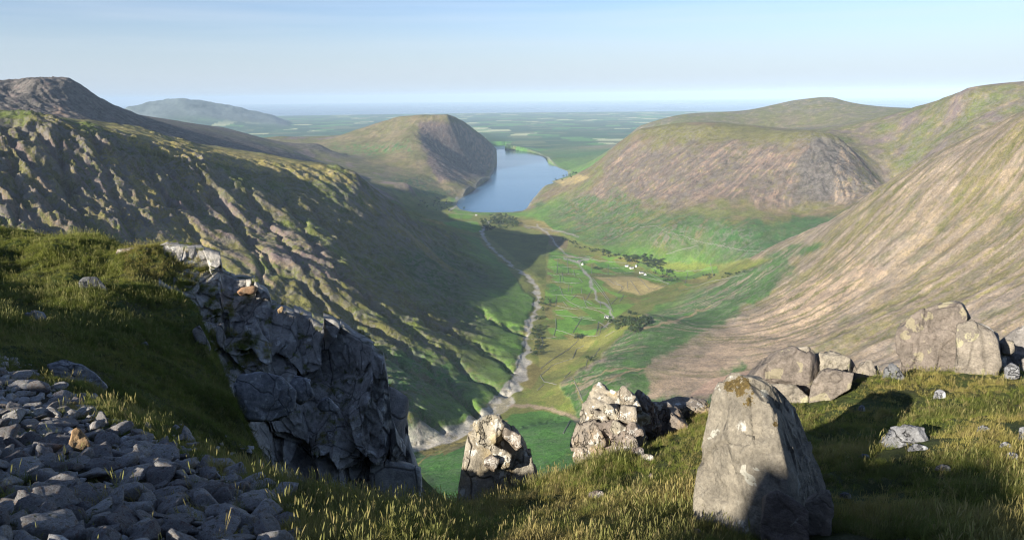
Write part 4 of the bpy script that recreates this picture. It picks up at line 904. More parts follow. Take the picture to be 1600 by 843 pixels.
for M_, sc3, amp_, tilt_, shr_ in ((24, (1,.8,.26), 1.0, .28, .2), (80, (1,.8,.34), .45, .30, -.25), (330, (1,.8,.5), .16, .32, .3)):
    si = rg_.integers(0, len(Gf), M_); Sj = Gf[si]; of = rg_.uniform(-amp_, amp_, M_); nj = rg_.normal(size=(M_, 3))*tilt_*(amp_*.5+.25)
    Vw = Gf+np.c_[fbm3(Gf/1.3, 2, 1), fbm3(Gf/1.3, 2, 5), fbm3(Gf/1.3, 2, 11)]*.30*amp_
    for i0 in range(0, len(Gf), 8000):
        dd_ = Vw[i0:i0+8000, None]-Sj; dd_[..., 0] += shr_*dd_[..., 2]; d2 = (dd_**2*np.array(sc3)).sum(-1); ow = np.argmin(d2, 1)
        off[i0:i0+8000] += of[ow]+np.clip(((Gf[i0:i0+8000]-Sj[ow])*nj[ow]).sum(1), -amp_, amp_)
off += .10*fbm3(Gf/.5, 3, 19)+.25*fbm3(Gf/3, 2, 23)
edge_ = np.repeat(smooth(0, .05, tt_)[:, None], nc, 1).ravel()
hgt = np.repeat(smooth(20, 260, pyB-pyT)[None]*.75+.25, nr, 0).ravel()
Gf = Gf.copy(); Gf[:, :2] += dirn*(off*hgt)[:, None]
Gd = Gf.reshape(nr, nc, 3); backs = []
for d_, dz in ((4.5,-2.5),(2.8,-.7),(1.2,-.05)):
    b_ = Gd[0].copy(); n_ = np.hypot(b_[:, 0], b_[:, 1])[:, None]; b_[:, :2] *= (n_+d_)/n_; b_[:, 2] += dz; backs.append(b_)
Gd = np.concatenate([np.stack(backs), Gd]); nr2 = nr+3
# the right end turns back into the hill
R0 = Gd[:, -1].copy(); ext = []
for d_ in (1.5, 4, 8): b_ = R0.copy(); n_ = np.hypot(b_[:, 0], b_[:, 1])[:, None]; b_[:, :2] *= (n_+d_)/n_; b_[:, 2] *= 1+.6*d_/24; ext.append(b_)
Gd = np.concatenate([Gd, np.stack(ext, 1)], 1); nc2 = nc+3
ii = np.arange(nr2*nc2).reshape(nr2, nc2)
CF = np.stack([ii[:-1,:-1], ii[1:,:-1], ii[1:,1:], ii[:-1,1:]], -1).reshape(-1, 4)
cf = mk('cliff_face', Gd.reshape(-1, 3)-np.array(crg.location), CF, M_CLIFF, crg)
rr_ = random.Random(5)
BLK = [0,1,6,17,25,29]
for k, (x0,y0,x1,y1,D,dp) in ((k_, BL[k_]) for k_ in BLK):
    D += .35
    w_ = x1-x0; h_ = y1-y0; j = lambda a: rr_.uniform(-a, a)
    fr_ = [(x0-w_*.05+j(3), y0+h_*rr_.uniform(.0,.10)), (x0+w_*rr_.uniform(.3,.6), y0-h_*.02), (x1+w_*.04+j(3), y0+h_*rr_.uniform(.0,.12)), (x1+w_*.08+j(3), y1), (x0+w_*.6, y1+j(4)), (x0-w_*.06+j(3), y1)]
    rock('rock_block', solid(fr_, D, dp, .95, tilt=rr_.uniform(.2,1.0)), M_CLIFF, crg, sub=5, seed=200+k, chips=7, amp=.06, chipd=(.86,.98), sharp=90)
for k in range(0):
    x = rr_.uniform(290, 640); yt = float(np.interp(x, [290,345,420,500,560,600,640], [400,470,490,512,535,575,700])); y = yt+rr_.uniform(8, 230); y = min(y, float(np.interp(x, [290,340,400,450,640], [500,560,640,780,800])))
    D = float(np.interp(x, [290,400,500,600,640], [28.2,25.4,24,23.2,23]))-max(0, y-yt-60)*.016-.3; a_ = rr_.uniform(9, 26); b_ = a_*rr_.uniform(.8, 2.2)
    rock('rock_block', solid([(x-a_,y-b_*rr_.uniform(.7,1)),(x+a_,y-b_*rr_.uniform(.7,1)),(x+a_*.9,y+b_),(x-a_,y+b_*.9)], D, 1.6, .9), M_CLIFF, crg, sub=4, seed=800+k, chips=3, amp=.05)
rock('boulder', solid([(366,600),(376,584),(405,580),(440,588),(462,610),(458,640),(440,656),(385,656),(368,632)], 19.4, 2.2, .8), M_BLUE, None, 'large rounded bluish boulder on the cliff foot turf', 'boulder', seed=300, sub=6, chips=12, amp=.04)
rock('boulder', solid([(452,600),(462,586),(485,592),(490,620),(470,630),(455,622)], 20.0, 1.4, .8), M_BLUE, None, 'squared block leaning against the large rounded bluish boulder', 'boulder', seed=301, sub=5)
rock('stone', solid([(495,634),(500,622),(515,620),(530,636),(526,642),(500,642)], 21.2, .8), M_BLUE, None, 'small pale topped block on a dark cliff ledge', seed=302, sub=4)
rock('stone', solid([(370,456),(378,449),(398,446),(404,450),(400,458),(376,462)], 27.4, 1.0), M_ORANGE, None, 'flat sunlit slab on top of the cliff', seed=303, sub=4)
rock('stone', solid([(433,484),(440,478),(444,480),(440,488),(434,490)], 26.6, .3), M_ORANGE, None, 'small sunlit stone on the cliff edge', seed=304, sub=4)
rock('stone', solid([(108,694),(111,672),(122,665),(136,682),(143,702),(130,706),(118,694)], 6.9, .12), M_ORANGE, None, 'bright sunlit tan stone standing out of the grey scree', seed=305, sub=5)
# ---------------------------------------------------------------- scree
rs = np.random.default_rng(21)
VAR = []
for k in range(22):
    p_ = rs.normal(size=(10, 3)); p_ /= np.linalg.norm(p_, axis=1, keepdims=True); p_ *= np.array([1, rs.uniform(.45,.95), rs.uniform(.3,.8)])*rs.uniform(.85,1,(10,1))
    c_, V_, F_ = rock_mesh(p_, 4, 400+k, 4, .03, 80); V_ = V_/np.abs(V_).max(); VAR.append((V_, F_))
VM = []
for k, (V_, F_) in enumerate(VAR):
    me = bpy.data.meshes.new('scree_stone'); me.from_pydata(V_.tolist(), [], F_.tolist()); me.polygons.foreach_set('use_smooth', [True]*len(me.polygons)); me.materials.append(M_SCREE); VM.append(me)
# sizes: large ones first, kept apart
N_C = 32000
qx = rs.uniform(-120, 470, N_C); qy = rs.uniform(560, 980, N_C)
q = inpoly(qx+12*rs.normal(size=N_C), qy+8*rs.normal(size=N_C), SCREE_POLY)
# thin scatter beyond the scree's edge
q |= (rs.random(N_C) < .05) & (qx < 460) & (qy > 640+.27*qx-60)
qx, qy = qx[q], qy[q]; hp = nhit(qx, np.minimum(qy, 1000), 2.2, 16); ok = ~np.isnan(hp[:, 0]); hp = hp[ok]; qx = qx[ok]
size = np.exp(rs.normal(-3.25, .6, len(hp))); size = np.clip(size, .016, .15)
order = np.argsort(-size); keep = []
gr = {}
for i in order:
    x, y, z = hp[i]; s_ = size[i]; okk = True; cx0, cy0 = int(x//.25), int(y//.25)
    for a in (-1,0,1):
        for b in (-1,0,1):
            for j in gr.get((cx0+a, cy0+b), ()):
                if (hp[j][0]-x)**2+(hp[j][1]-y)**2 < (.62*(size[j]+s_))**2: okk = False; break
            if not okk: break
        if not okk: break
    if okk: gr.setdefault((cx0, cy0), []).append(i); keep.append(i)
keep = np.array(keep)
kx, ky = project(hp[keep]); vis_ = (kx > -25) & (kx < 520) & (ky < 870)
app = size[keep]/np.hypot(hp[keep][:, 0], hp[keep][:, 1]); app[~vis_] = 0
rank = np.argsort(-app); named = keep[rank[:290]]; rest = keep[rank[290:]]
def rotm(rg):
    a, b, c_ = rg.uniform(0, 6.283), rg.normal()*.35, rg.normal()*.35
    return Matrix.Rotation(a, 3, 'Z') @ Matrix.Rotation(b, 3, 'X') @ Matrix.Rotation(c_, 3, 'Y')
for i in named:
    x, y, z = hp[i]; s_ = size[i]; px_, py_ = (float(q_[0]) for q_ in project(hp[i][None]))
    o = bpy.data.objects.new('scree_stone', VM[int(rs.integers(22))]); COL.objects.link(o)
    R = rotm(rs).to_4x4(); o.matrix_world = Matrix.Translation((x, y, z+s_*.28)) @ R @ Matrix.Scale(s_, 4)
    where = 'near the lower left corner' if (py_ > 740 and px_ < 170) else 'at the lower edge right of the corner' if py_ > 740 else 'high at the left edge' if px_ < 150 and py_ < 680 else 'in the middle of the scree' if px_ < 260 else 'at the right end of the scree'
    sz = 'large' if s_ > .11 else 'medium' if s_ > .08 else 'small'
    V_ = VAR[VM.index(o.data)][0]; e_ = np.sort(np.ptp(V_, axis=0)); shp = 'flat' if e_[0]/e_[2] < .45 else 'long' if e_[1]/e_[2] < .68 else 'blocky'
    tag(o, f'{sz} {shp} grey stone in the loose scree {where}', 'stone', f'{sz} {shp} scree stones {where}')
def join_rocks(ids, name, mat, zoff, lib):
    Vs, Fs, n = [], [], 0
    for i in ids:
        V_, F_ = lib[int(rs.integers(len(lib)))]; R = np.array(rotm(rs)); x, y, z = hp[i] if not isinstance(i, tuple) else i[:3]; s_ = size[i] if not isinstance(i, tuple) else i[3]
        Vs.append((V_*s_)@R.T+np.array([x, y, z+s_*zoff])); Fs.append(F_+n); n += len(V_)
    return mk(name, np.concatenate(Vs), np.concatenate(Fs), mat, kind='stuff', label='small loose grey stones filling the scree')
LOW = []
for k in range(14):
    p_ = rs.normal(size=(9, 3)); p_ /= np.linalg.norm(p_, axis=1, keepdims=True); p_ *= np.array([1, .8, .65])
    c_, V_, F_ = rock_mesh(p_, 3, 500+k, 3, .03, 80); LOW.append((V_/np.abs(V_).max(), F_))
join_rocks(rest, 'scree', M_SCREE, .3, LOW)
# ================================================================ GRASS
def blade_mesh(name, n, h, w_, spread, droop, seed, mat, heads=0):
    r_ = np.random.default_rng(seed); V, F_ = [], []
    for k in range(n):
        a = r_.uniform(0, 6.283); rad = spread*math.sqrt(r_.random()); bx, by = rad*math.cos(a), rad*math.sin(a)
        d = r_.uniform(0, 6.283); L = h*r_.uniform(.55, 1.1); lean = droop*r_.uniform(.3, 1.3); ww = w_*r_.uniform(.7, 1.2)
        ux, uy = math.cos(d), math.sin(d); sx, sy = -uy*ww/2, ux*ww/2
        b = len(V)
        for t_, wk in ((0, 1), (.4, .85), (.75, .55)):
            off = lean*L*t_*t_; z = L*t_*(1-.35*lean*t_)
            V += [(bx+ux*off-sx*wk, by+uy*off-sy*wk, z), (bx+ux*off+sx*wk, by+uy*off+sy*wk, z)]
        V.append((bx+ux*lean*L, by+uy*lean*L, L*(1-.35*lean)))
        F_ += [(b,b+1,b+3),(b,b+3,b+2),(b+2,b+3,b+5),(b+2,b+5,b+4),(b+4,b+5,b+6)]
    for k in range(heads):
        a = r_.uniform(0, 6.283); bx, by = spread*.6*math.cos(a), spread*.6*math.sin(a); d = r_.uniform(0, 6.283); L = h*r_.uniform(1.3, 1.8); le = r_.uniform(.05,.3)
        ux, uy = math.cos(d), math.sin(d); s1 = w_*.35
        b = len(V)
        for t_, wk in ((0,1),(.72,.8),(.80,3.4),(.92,3.0),(1,.3)):
            off = le*L*t_*t_; V += [(bx+ux*off-uy*s1*-wk, by+uy*off-ux*s1*wk, L*t_), (bx+ux*off-uy*s1*wk, by+uy*off+ux*s1*wk, L*t_)]
        for q_ in range(4): i = b+2*q_; F_ += [(i,i+1,i+3),(i,i+3,i+2)]
    me = bpy.data.meshes.new(name); me.from_pydata(V, [], F_); me.materials.append(mat); me.update()
    return bpy.data.objects.new(name, me)
def mat_grass():
    m = N('grass_blades'); a = m.n('ShaderNodeAttribute', attribute_name='tint', attribute_type='INSTANCER')
    oi = m.n('ShaderNodeObjectInfo').outputs['Random']
    c = m.mix(1.0, a.outputs['Color'], m.ramp(oi, [(0, (.7,.7,.65)), (1, (1.3,1.25,1.2))]), 'MULTIPLY')
    z = m.n('ShaderNodeSeparateXYZ'); m.set(z.inputs[0], m.obj())
    # straw coloured blade tips
    k = m.ramp(z.outputs[2], [(.04, (0,0,0)), (.17, (1,1,1))]); c = m.mix(m.math('MULTIPLY', k, .45), c, (.26,.215,.10,1))
    tr = m.n('ShaderNodeBsdfTranslucent'); m.set(tr.inputs[0], c); mx = m.n('ShaderNodeMixShader'); mx.inputs[0].default_value = .35
    m.set(m.b.inputs['Base Color'], c); m.b.inputs['Roughness'].default_value = .7
    m.t.links.new(m.b.outputs[0], mx.inputs[1]); m.t.links.new(tr.outputs[0], mx.inputs[2]); m.t.links.new(mx.outputs[0], m.t.nodes['Material Output'].inputs[0])
    return m.m
M_G = mat_grass()
lib = bpy.data.collections.new('grass_library')
TUF = []
for k in range(5): TUF.append(blade_mesh('tuft_%02d' % k, 44, .125, .0042, .075, .75, 600+k, M_G))          # long tussock
for k in range(3): TUF.append(blade_mesh('tuft_%02d' % (5+k), 30, .15, .0036, .05, .5, 620+k, M_G, heads=3))   # with seed heads
for k in range(4): TUF.append(blade_mesh('tuft_%02d' % (8+k), 46, .075, .0052, .09, .7, 640+k, M_G))         # short turf
for o in TUF: lib.objects.link(o)
ng = bpy.data.node_groups.new('grow_grass', 'GeometryNodeTree'); ng.is_modifier = True
ng.interface.new_socket('Geometry', in_out='INPUT', socket_type='NodeSocketGeometry'); ng.interface.new_socket('Geometry', in_out='OUTPUT', socket_type='NodeSocketGeometry')
gi = ng.nodes.new('NodeGroupInput'); go = ng.nodes.new('NodeGroupOutput'); ip = ng.nodes.new('GeometryNodeInstanceOnPoints')
ci = ng.nodes.new('GeometryNodeCollectionInfo'); ci.inputs['Collection'].default_value = lib; ci.inputs['Separate Children'].default_value = True; ci.inputs['Reset Children'].default_value = True
ip.inputs['Pick Instance'].default_value = True
def na(name, typ):
    x = ng.nodes.new('GeometryNodeInputNamedAttribute'); x.data_type = typ; x.inputs[0].default_value = name; return x.outputs[0]
L_ = ng.links.new
L_(gi.outputs[0], ip.inputs['Points']); L_(ci.outputs[0], ip.inputs['Instance']); L_(na('kind', 'INT'), ip.inputs['Instance Index'])
L_(na('rot', 'FLOAT_VECTOR'), ip.inputs['Rotation']); L_(na('siz', 'FLOAT'), ip.inputs['Scale']); L_(ip.outputs[0], go.inputs[0])
def grass(name, pos, rot, siz, kind, tint, label):
    me = bpy.data.meshes.new(name); n = len(pos); me.vertices.add(n); me.vertices.foreach_set('co', np.asarray(pos, np.float32).ravel())
    for nm, ty, dat, key in (('rot','FLOAT_VECTOR',rot,'vector'),('siz','FLOAT',siz,'value'),('kind','INT',kind,'value')):
        a = me.attributes.new(nm, ty, 'POINT'); a.data.foreach_set(key, np.asarray(dat, np.int32 if ty == 'INT' else np.float32).ravel())
    a = me.attributes.new('tint', 'FLOAT_COLOR', 'POINT'); a.data.foreach_set('color', np.c_[tint, np.ones(n)].astype(np.float32).ravel())
    o = bpy.data.objects.new(name, me); COL.objects.link(o); md = o.modifiers.new('grass', 'NODES'); md.node_group = ng
    tag(o, label, 'grass', kind='stuff'); return o
rg = np.random.default_rng(33)
def nslope(x, y, e=.15):
    return (nz_at(x+e, y)-nz_at(x-e, y))/(2*e), (nz_at(x, y+e)-nz_at(x, y-e))/(2*e)
def scatter(n, x0, x1, r0, r1, excl, power=1.0):
    a = rg.uniform(x0, x1, n); r = r0*(r1/r0)**(rg.random(n)**power); x = np.sin(a)*r; y = np.cos(a)*r
    z = nz_at(x, y); px, py = project(np.c_[x, y, z]); k = excl(px, py, r, x, y)
    return x[k], y[k], z[k], px[k], py[k], r[k]
def tints(x, y, dry, dark):
    f = fbm(x/1.1, y/1.1, 4, 131, .6); n = len(x)
    t = np.repeat(col(.175,.22,.04)[None], n, 0); t = blend(t, smooth(-.1, .6, f)*dry, col(.40,.34,.11)); t = blend(t, (rg.random(n) < .25*dry)*.8, col(.36,.29,.13))
    t = blend(t, smooth(.1, .6, -f)*dark, col(.06,.075,.02)); return t
# right ledge and lower edge
inscr = lambda px, py, r: inpoly(px+8*rg.normal(size=len(px)), py+6*rg.normal(size=len(px)), SCREE_POLY) & (r < 13)
x, y, z, px, py, r = scatter(82000, math.radians(-8), math.radians(50), 2.6, 17, lambda px, py, r, x, y: (py < 900) & ((r < 9) | (px > 880)) & (fbm(x/.8, y/.8, 3, 161)+.55*rg.random(len(x)) > -.12))
n = len(x); f = fbm(x/1.3, y/1.3, 3, 141)
kd = np.where(rg.random(n) < .14+.2*(f > .15), rg.integers(5, 8, n), np.where(f < -.2, rg.integers(8, 12, n), rg.integers(0, 5, n)))
dryv = np.where(px < 1100, 1.0, .75)
grass('grass', np.c_[x, y, z-.015], np.c_[rg.normal(0, .18, n), rg.normal(0, .18, n), rg.uniform(0, 6.283, n)], rg.uniform(.38, .80, n)*(.8+.35*f)*np.where(r > 6.5, .8, 1), kd, tints(x, y, dryv, .5), 'long tussocky grass with straw coloured tips on the ledge')
# left lower bank, round the scree
x, y, z, px, py, r = scatter(34000, math.radians(-44), math.radians(-6), 2.8, 13.5, lambda px, py, r, x, y: (py < 900) & (~inscr(px, py, r) | (rg.random(len(px)) < .035)))
n = len(x); f = fbm(x/1.3, y/1.3, 3, 143)
grass('grass', np.c_[x, y, z-.015], np.c_[rg.normal(0, .2, n), rg.normal(0, .2, n), rg.uniform(0, 6.283, n)], rg.uniform(.55, 1.05, n)*(.9+.3*f), np.where(rg.random(n) < .2, rg.integers(5, 8, n), np.where(f < 0, rg.integers(8, 12, n), rg.integers(0, 5, n))), tints(x, y, .7, .6), 'tufts of grass along the edge of the scree')
# far turf slope at the left
x, y, z, px, py, r = scatter(60000, math.radians(-46), math.radians(-13), 12, 38, lambda px, py, r, x, y: (px < 430) & ~inpoly(px, py, [(262,392),(300,400),(350,500),(400,560),(470,660),(430,740),(500,900),(700,900),(650,500)]), .8)
n = len(x); gx_, gy_ = nslope(x, y); f = fbm(x/2.0, y/2.0, 4, 145)
tt = tints(x, y, .25, .6)*.85; tt = blend(tt, smooth(-.1, .4, f)*.5, col(.095,.15,.025)); tt = blend(tt, smooth(490, 410, py)*(.4+.5*rg.random(n)), col(.22,.25,.045))  # tint brightened towards the crest, painting in its sunlight
tt = blend(tt, ((px > 195) & (px < 275) & (py < 440))*.5*rg.random(n), col(.30,.20,.09))
grass('turf', np.c_[x, y, z-.03], np.c_[np.clip(gy_, -1, 1)*.6+rg.normal(0, .15, n), -np.clip(gx_, -1, 1)*.6+rg.normal(0, .15, n), rg.uniform(0, 6.283, n)], rg.uniform(.9, 1.8, n)*(.8+.4*f)*np.where(r < 17, .7, 1), rg.integers(0, 12, n), tt, 'shaggy dark green turf covering the steep slope at the left')
# turf on the cliff ledges
LED = [((340,380),(560,640)), ((430,520),(640,690)), ((410,480),(490,520)), ((500,600),(600,620)), ((470,600),(640,770))]
ex = [o for o in COL.objects if o.name.startswith('rock_block') or o.name == 'cliff_face']
px_l, pos_l = [], []
for o in ex:
    me = o.data; nv = len(me.vertices); V_ = np.empty(nv*3, np.float32); me.vertices.foreach_get('co', V_); V_ = V_.reshape(-1, 3)
    nn = np.empty(nv*3, np.float32); me.vertices.foreach_get('normal', nn); nn = nn.reshape(-1, 3)
    W_ = V_+np.array(o.location)+np.array(crg.location)
    k = (nn[:, 2] > .84) & (fbm(W_[:, 0]/1.5, W_[:, 1]/1.5, 2, 151)+.1 > 0) & (rg.random(nv) < .35)
    pos_l.append(W_[k])
pl_ = np.concatenate(pos_l); n = len(pl_)
grass('turf', pl_-[0, 0, .04], np.c_[rg.normal(0, .4, n), rg.normal(0, .4, n), rg.uniform(0, 6.283, n)], rg.uniform(.8, 1.8, n), rg.integers(0, 12, n), tints(pl_[:, 0], pl_[:, 1], .5, .8), 'dark turf and heather on the ledges of the cliff')
# ================================================================ VALLEY THINGS
HG = H.reshape(NR, NA)
def gz(x, y):
    u = np.interp(np.arctan2(x, y), az, np.arange(NA)); v = np.interp(np.hypot(x, y), rr, np.arange(NR))
    i = np.minimum(u.astype(int), NA-2); j = np.minimum(v.astype(int), NR-2); fu = u-i; fv = v-j
    return (HG[j,i]*(1-fu)+HG[j,i+1]*fu)*(1-fv)+(HG[j+1,i]*(1-fu)+HG[j+1,i+1]*fu)*fv
def hits(pts, r0=900., r1=9000.):
    pts = np.asarray(pts, float); v = np.c_[pts[:, 0]-800, 421.5-pts[:, 1], np.full(len(pts), -FPX)] @ R3.T
    v /= np.hypot(v[:, 0], v[:, 1])[:, None]; out = np.full((len(pts), 3), np.nan); done = np.zeros(len(pts), bool); r = r0
    while r < r1:
        p = v*r; q = (~done) & (p[:, 2] < gz(p[:, 0], p[:, 1])); out[q] = p[q]; done |= q; r *= 1.003
    out[:, 2] = gz(np.nan_to_num(out[:, 0]), np.nan_to_num(out[:, 1], nan=1000.)); return out
mw = N('dry_stone'); M_WALL = mw.out(mw.ramp(mw.noise(.4, 4, .6, mw.pos()), [(.3, (.13,.125,.11)), (.7, (.24,.23,.20))]), None, .95)
WALLS = [[(874,447),(880,463),(888,471),(902,478),(936,486),(952,494)],[(860,417),(880,417),(902,418)],[(896,422),(898,431)],[(905,435),(910,441),(900,443),(862,440)],[(894,450),(893,458)],[(908,450),(909,459)],[(901,461),(892,469)],[(911,464),(917,480)],[(937,470),(939,481)],[(921,430),(935,450),(950,470),(958,488)],
 [(926,434),(938,449),(952,469)],[(950,436),(960,444),(972,447),(970,452)],[(980,440),(981,452)],[(985,438),(1000,460)],[(996,432),(1015,452)],[(1000,430),(1045,443)],[(868,492),(900,496),(932,501)],[(868,497),(869,512),(865,525)],[(909,497),(895,520)],[(869,515),(900,525),(935,525)],[(940,510),(936,525)],[(960,517),(945,526)],[(845,526),(849,536),(842,546)],
 [(904,532),(887,547),(865,560),(845,576)],[(912,540),(900,547),(895,560),(865,570),(844,587),(850,596),(870,601)],[(937,544),(930,555),(918,562),(915,574)],[(892,580),(882,590)],[(897,595),(905,612),(910,627)],[(891,657),(880,677)],[(870,478),(890,482),(905,479)],[(862,455),(874,452)],[(857,430),(905,428)],[(915,400),(935,408),(960,410)],[(862,400),(890,402)],[(965,465),(955,475)],[(975,460),(968,472)],
 [(690,344),(720,347),(750,346),(757,358)],[(715,348),(720,358)],[(734,348),(738,361)],[(700,333),(740,336)],[(660,320),(700,314)],[(655,328),(690,331)],[(1062,455),(1110,440),(1160,430)],[(1020,452),(1060,440)],[(1020,420),(1075,425),(1110,420)],[(1000,355),(1025,353),(1040,362),(1090,378),(1160,392),(1200,392)],[(940,383),(1000,350)],[(820,352),(860,358),(900,368)],[(1040,398),(1090,385)],
 [(840,610),(850,600)],[(862,440),(905,443)],[(866,405),(903,402)],[(862,460),(895,462)],[(895,462),(912,464)],[(917,480),(955,484)],[(868,485),(911,482)],[(880,471),(886,479)],[(930,430),(990,425)],[(940,420),(980,418)],[(1010,425),(1045,445)],[(1075,425),(1070,445)],[(1110,412),(1115,432)],[(830,530),(868,527)],[(935,503),(932,525)],[(905,495),(925,497)],[(872,405),(870,428)],[(886,403),(888,428)],[(875,430),(875,443)],[(889,443),(888,455)],[(870,462),(868,478)],[(925,412),(924,428)],[(950,412),(950,428)],[(664,318),(668,330)],[(684,316),(688,332)],[(720,335),(722,346)],[(880,400),(918,405),(980,412)],
 [(935,503),(950,512)],[(960,440),(975,450),(965,458)],[(878,425),(880,440)],[(925,452),(915,470),(925,476)]]
def wall_desc(k, m_):
    x, y = m_
    return 'by the lake head' if x < 800 else 'climbing the green slope below the scree hill' if y < 400 else 'round the pale hay fields' if y < 465 and x > 920 else 'in the upper green fields' if y < 480 else 'in the middle fields by the wooded farm' if y < 530 else 'on the rough pasture beside the river' 
for k, wpts in enumerate(WALLS):
    q = densify([(a, b, 0) for a, b in wpts], 2.2); q = hits([(a[0], a[1]) for a in q]); q = q[~np.isnan(q[:, 0])]
    if len(q) < 2: continue
    d = np.gradient(q[:, :2], axis=0); L = np.hypot(d[:, 0], d[:, 1])+1e-6; nx, ny = -d[:, 1]/L, d[:, 0]/L
    w_, h_ = .9, 1.05; V = []
    for sx, zz in ((-w_, -1), (-w_*.7, h_), (w_*.7, h_), (w_, -1)): V.append(np.c_[q[:, 0]+nx*sx, q[:, 1]+ny*sx, q[:, 2]+zz])
    V = np.stack(V, 1).reshape(-1, 3); n = len(q); F_ = []
    for i in range(n-1):
        for e in range(3): a = i*4+e; F_.append((a, a+1, a+5, a+4))
    F_.append((0,1,2,3)); F_.append((4*n-1,4*n-2,4*n-3,4*n-4))
    ds = wall_desc(k, wpts[len(wpts)//2]); mk('stone_wall', V, F_, M_WALL, smoothf=False, label='thin dark dry stone wall '+ds, cat='wall', group='dry stone walls '+ds)
# ---- houses
def flat(name, c, r=.8): m = N(name); return m.out(m.mix(m.noise(.6, 3, .6, m.obj()), (*[v*.85 for v in c], 1), (*[min(v*1.12, .9) for v in c], 1)), None, r)
M_WH = flat('white_render', (.78,.77,.73)); M_ST = flat('farm_stone', (.24,.23,.21)); M_SL = flat('slate', (.12,.125,.14)); M_GL = flat('window_glass', (.03,.035,.045), .2)
def box(x0,x1,y0,y1,z0,z1):
    V = [(x,y,z) for z in (z0,z1) for y in (y0,y1) for x in (x0,x1)]; return V, [(0,1,3,2),(4,6,7,5),(0,4,5,1),(2,3,7,6),(0,2,6,4),(1,5,7,3)]
HOUSES = [(979,417,16,1,-10,'white farmhouse at the left end of the village'),(987,420,18,1,20,'long white inn in the middle of the village'),(994,417,12,1,70,'small white house behind the inn, under the trees'),(1002,427,18,1,15,'white house standing apart at the right of the village'),(1008,430,11,1,100,'low white outbuilding by the house at the right of the village'),(905,409,14,0,20,'grey stone barn by the beck crossing'),(910,414,12,1,80,'small white cottage beside the stone barn'),(948,497,15,1,-30,'white farmhouse at the edge of the round wood'),(953,503,12,0,60,'grey barn beside the farmhouse at the round wood'),(744,337,14,1,10,'white house at the head of the lake'),(804,348,14,1,40,'white house in the wood at the lake head'),(697,318,12,1,0,'white house among fields left of the lake')]
for px_, py_, Ln, wh, rot, lb in HOUSES:
    q = hits([(px_, py_)])[0]
    if q[0] != q[0]: continue
    e = empty('house', q, lb, 'house'); e.rotation_euler.z = math.radians(rot)
    l, w_, h_ = Ln/2, 4.0, 5.5; mt = M_WH if wh else M_ST
    V, F_ = box(-l, l, -w_, w_, -1.5, h_); V += [(-l, 0, h_+3.2), (l, 0, h_+3.2)]
    bm = bmesh.new(); vs = [bm.verts.new(v) for v in V]
    for f in F_: bm.faces.new([vs[i] for i in f])
    bm.faces.new([vs[4], vs[8], vs[6]]); bm.faces.new([vs[5], vs[7], vs[9]])
    me = bpy.data.meshes.new('wall'); bm.to_mesh(me); bm.free(); me.materials.append(mt); o = bpy.data.objects.new('wall', me); COL.objects.link(o); o.parent = e
    t_ = .3; RV = [(-l-.5,-w_-.6,h_-.45),(l+.5,-w_-.6,h_-.45),(l+.5,0,h_+3.25),(-l-.5,0,h_+3.25),(l+.5,w_+.6,h_-.45),(-l-.5,w_+.6,h_-.45)]
    RV += [(a, b, c_+t_) for a, b, c_ in RV]
    mk('roof', RV, [(0,1,2,3),(3,2,4,5),(6,9,8,7),(9,11,10,8),(0,3,9,6),(3,5,11,9),(1,7,8,2),(2,8,10,4),(0,6,7,1),(5,4,10,11)], M_SL, e, False)
    for s_ in (-1, 1): V, F_ = box(s_*(l-1)-.5, s_*(l-1)+.5, -.5, .5, h_+2.2, h_+4.6); mk('chimney', V, F_, mt, e, False)
    for sx in (-.6, -.2, .3, .7):
        for zz in (1.0, 3.6):
            V, F_ = box(l*sx-.5, l*sx+.5, -w_-.06, -w_+.1, zz, zz+1.3); mk('window', V, F_, M_GL, e, False)
    V, F_ = box(l*.05-.5, l*.05+.5, -w_-.08, -w_+.1, 0, 2.1); mk('door', V, F_, M_SL, e, False)
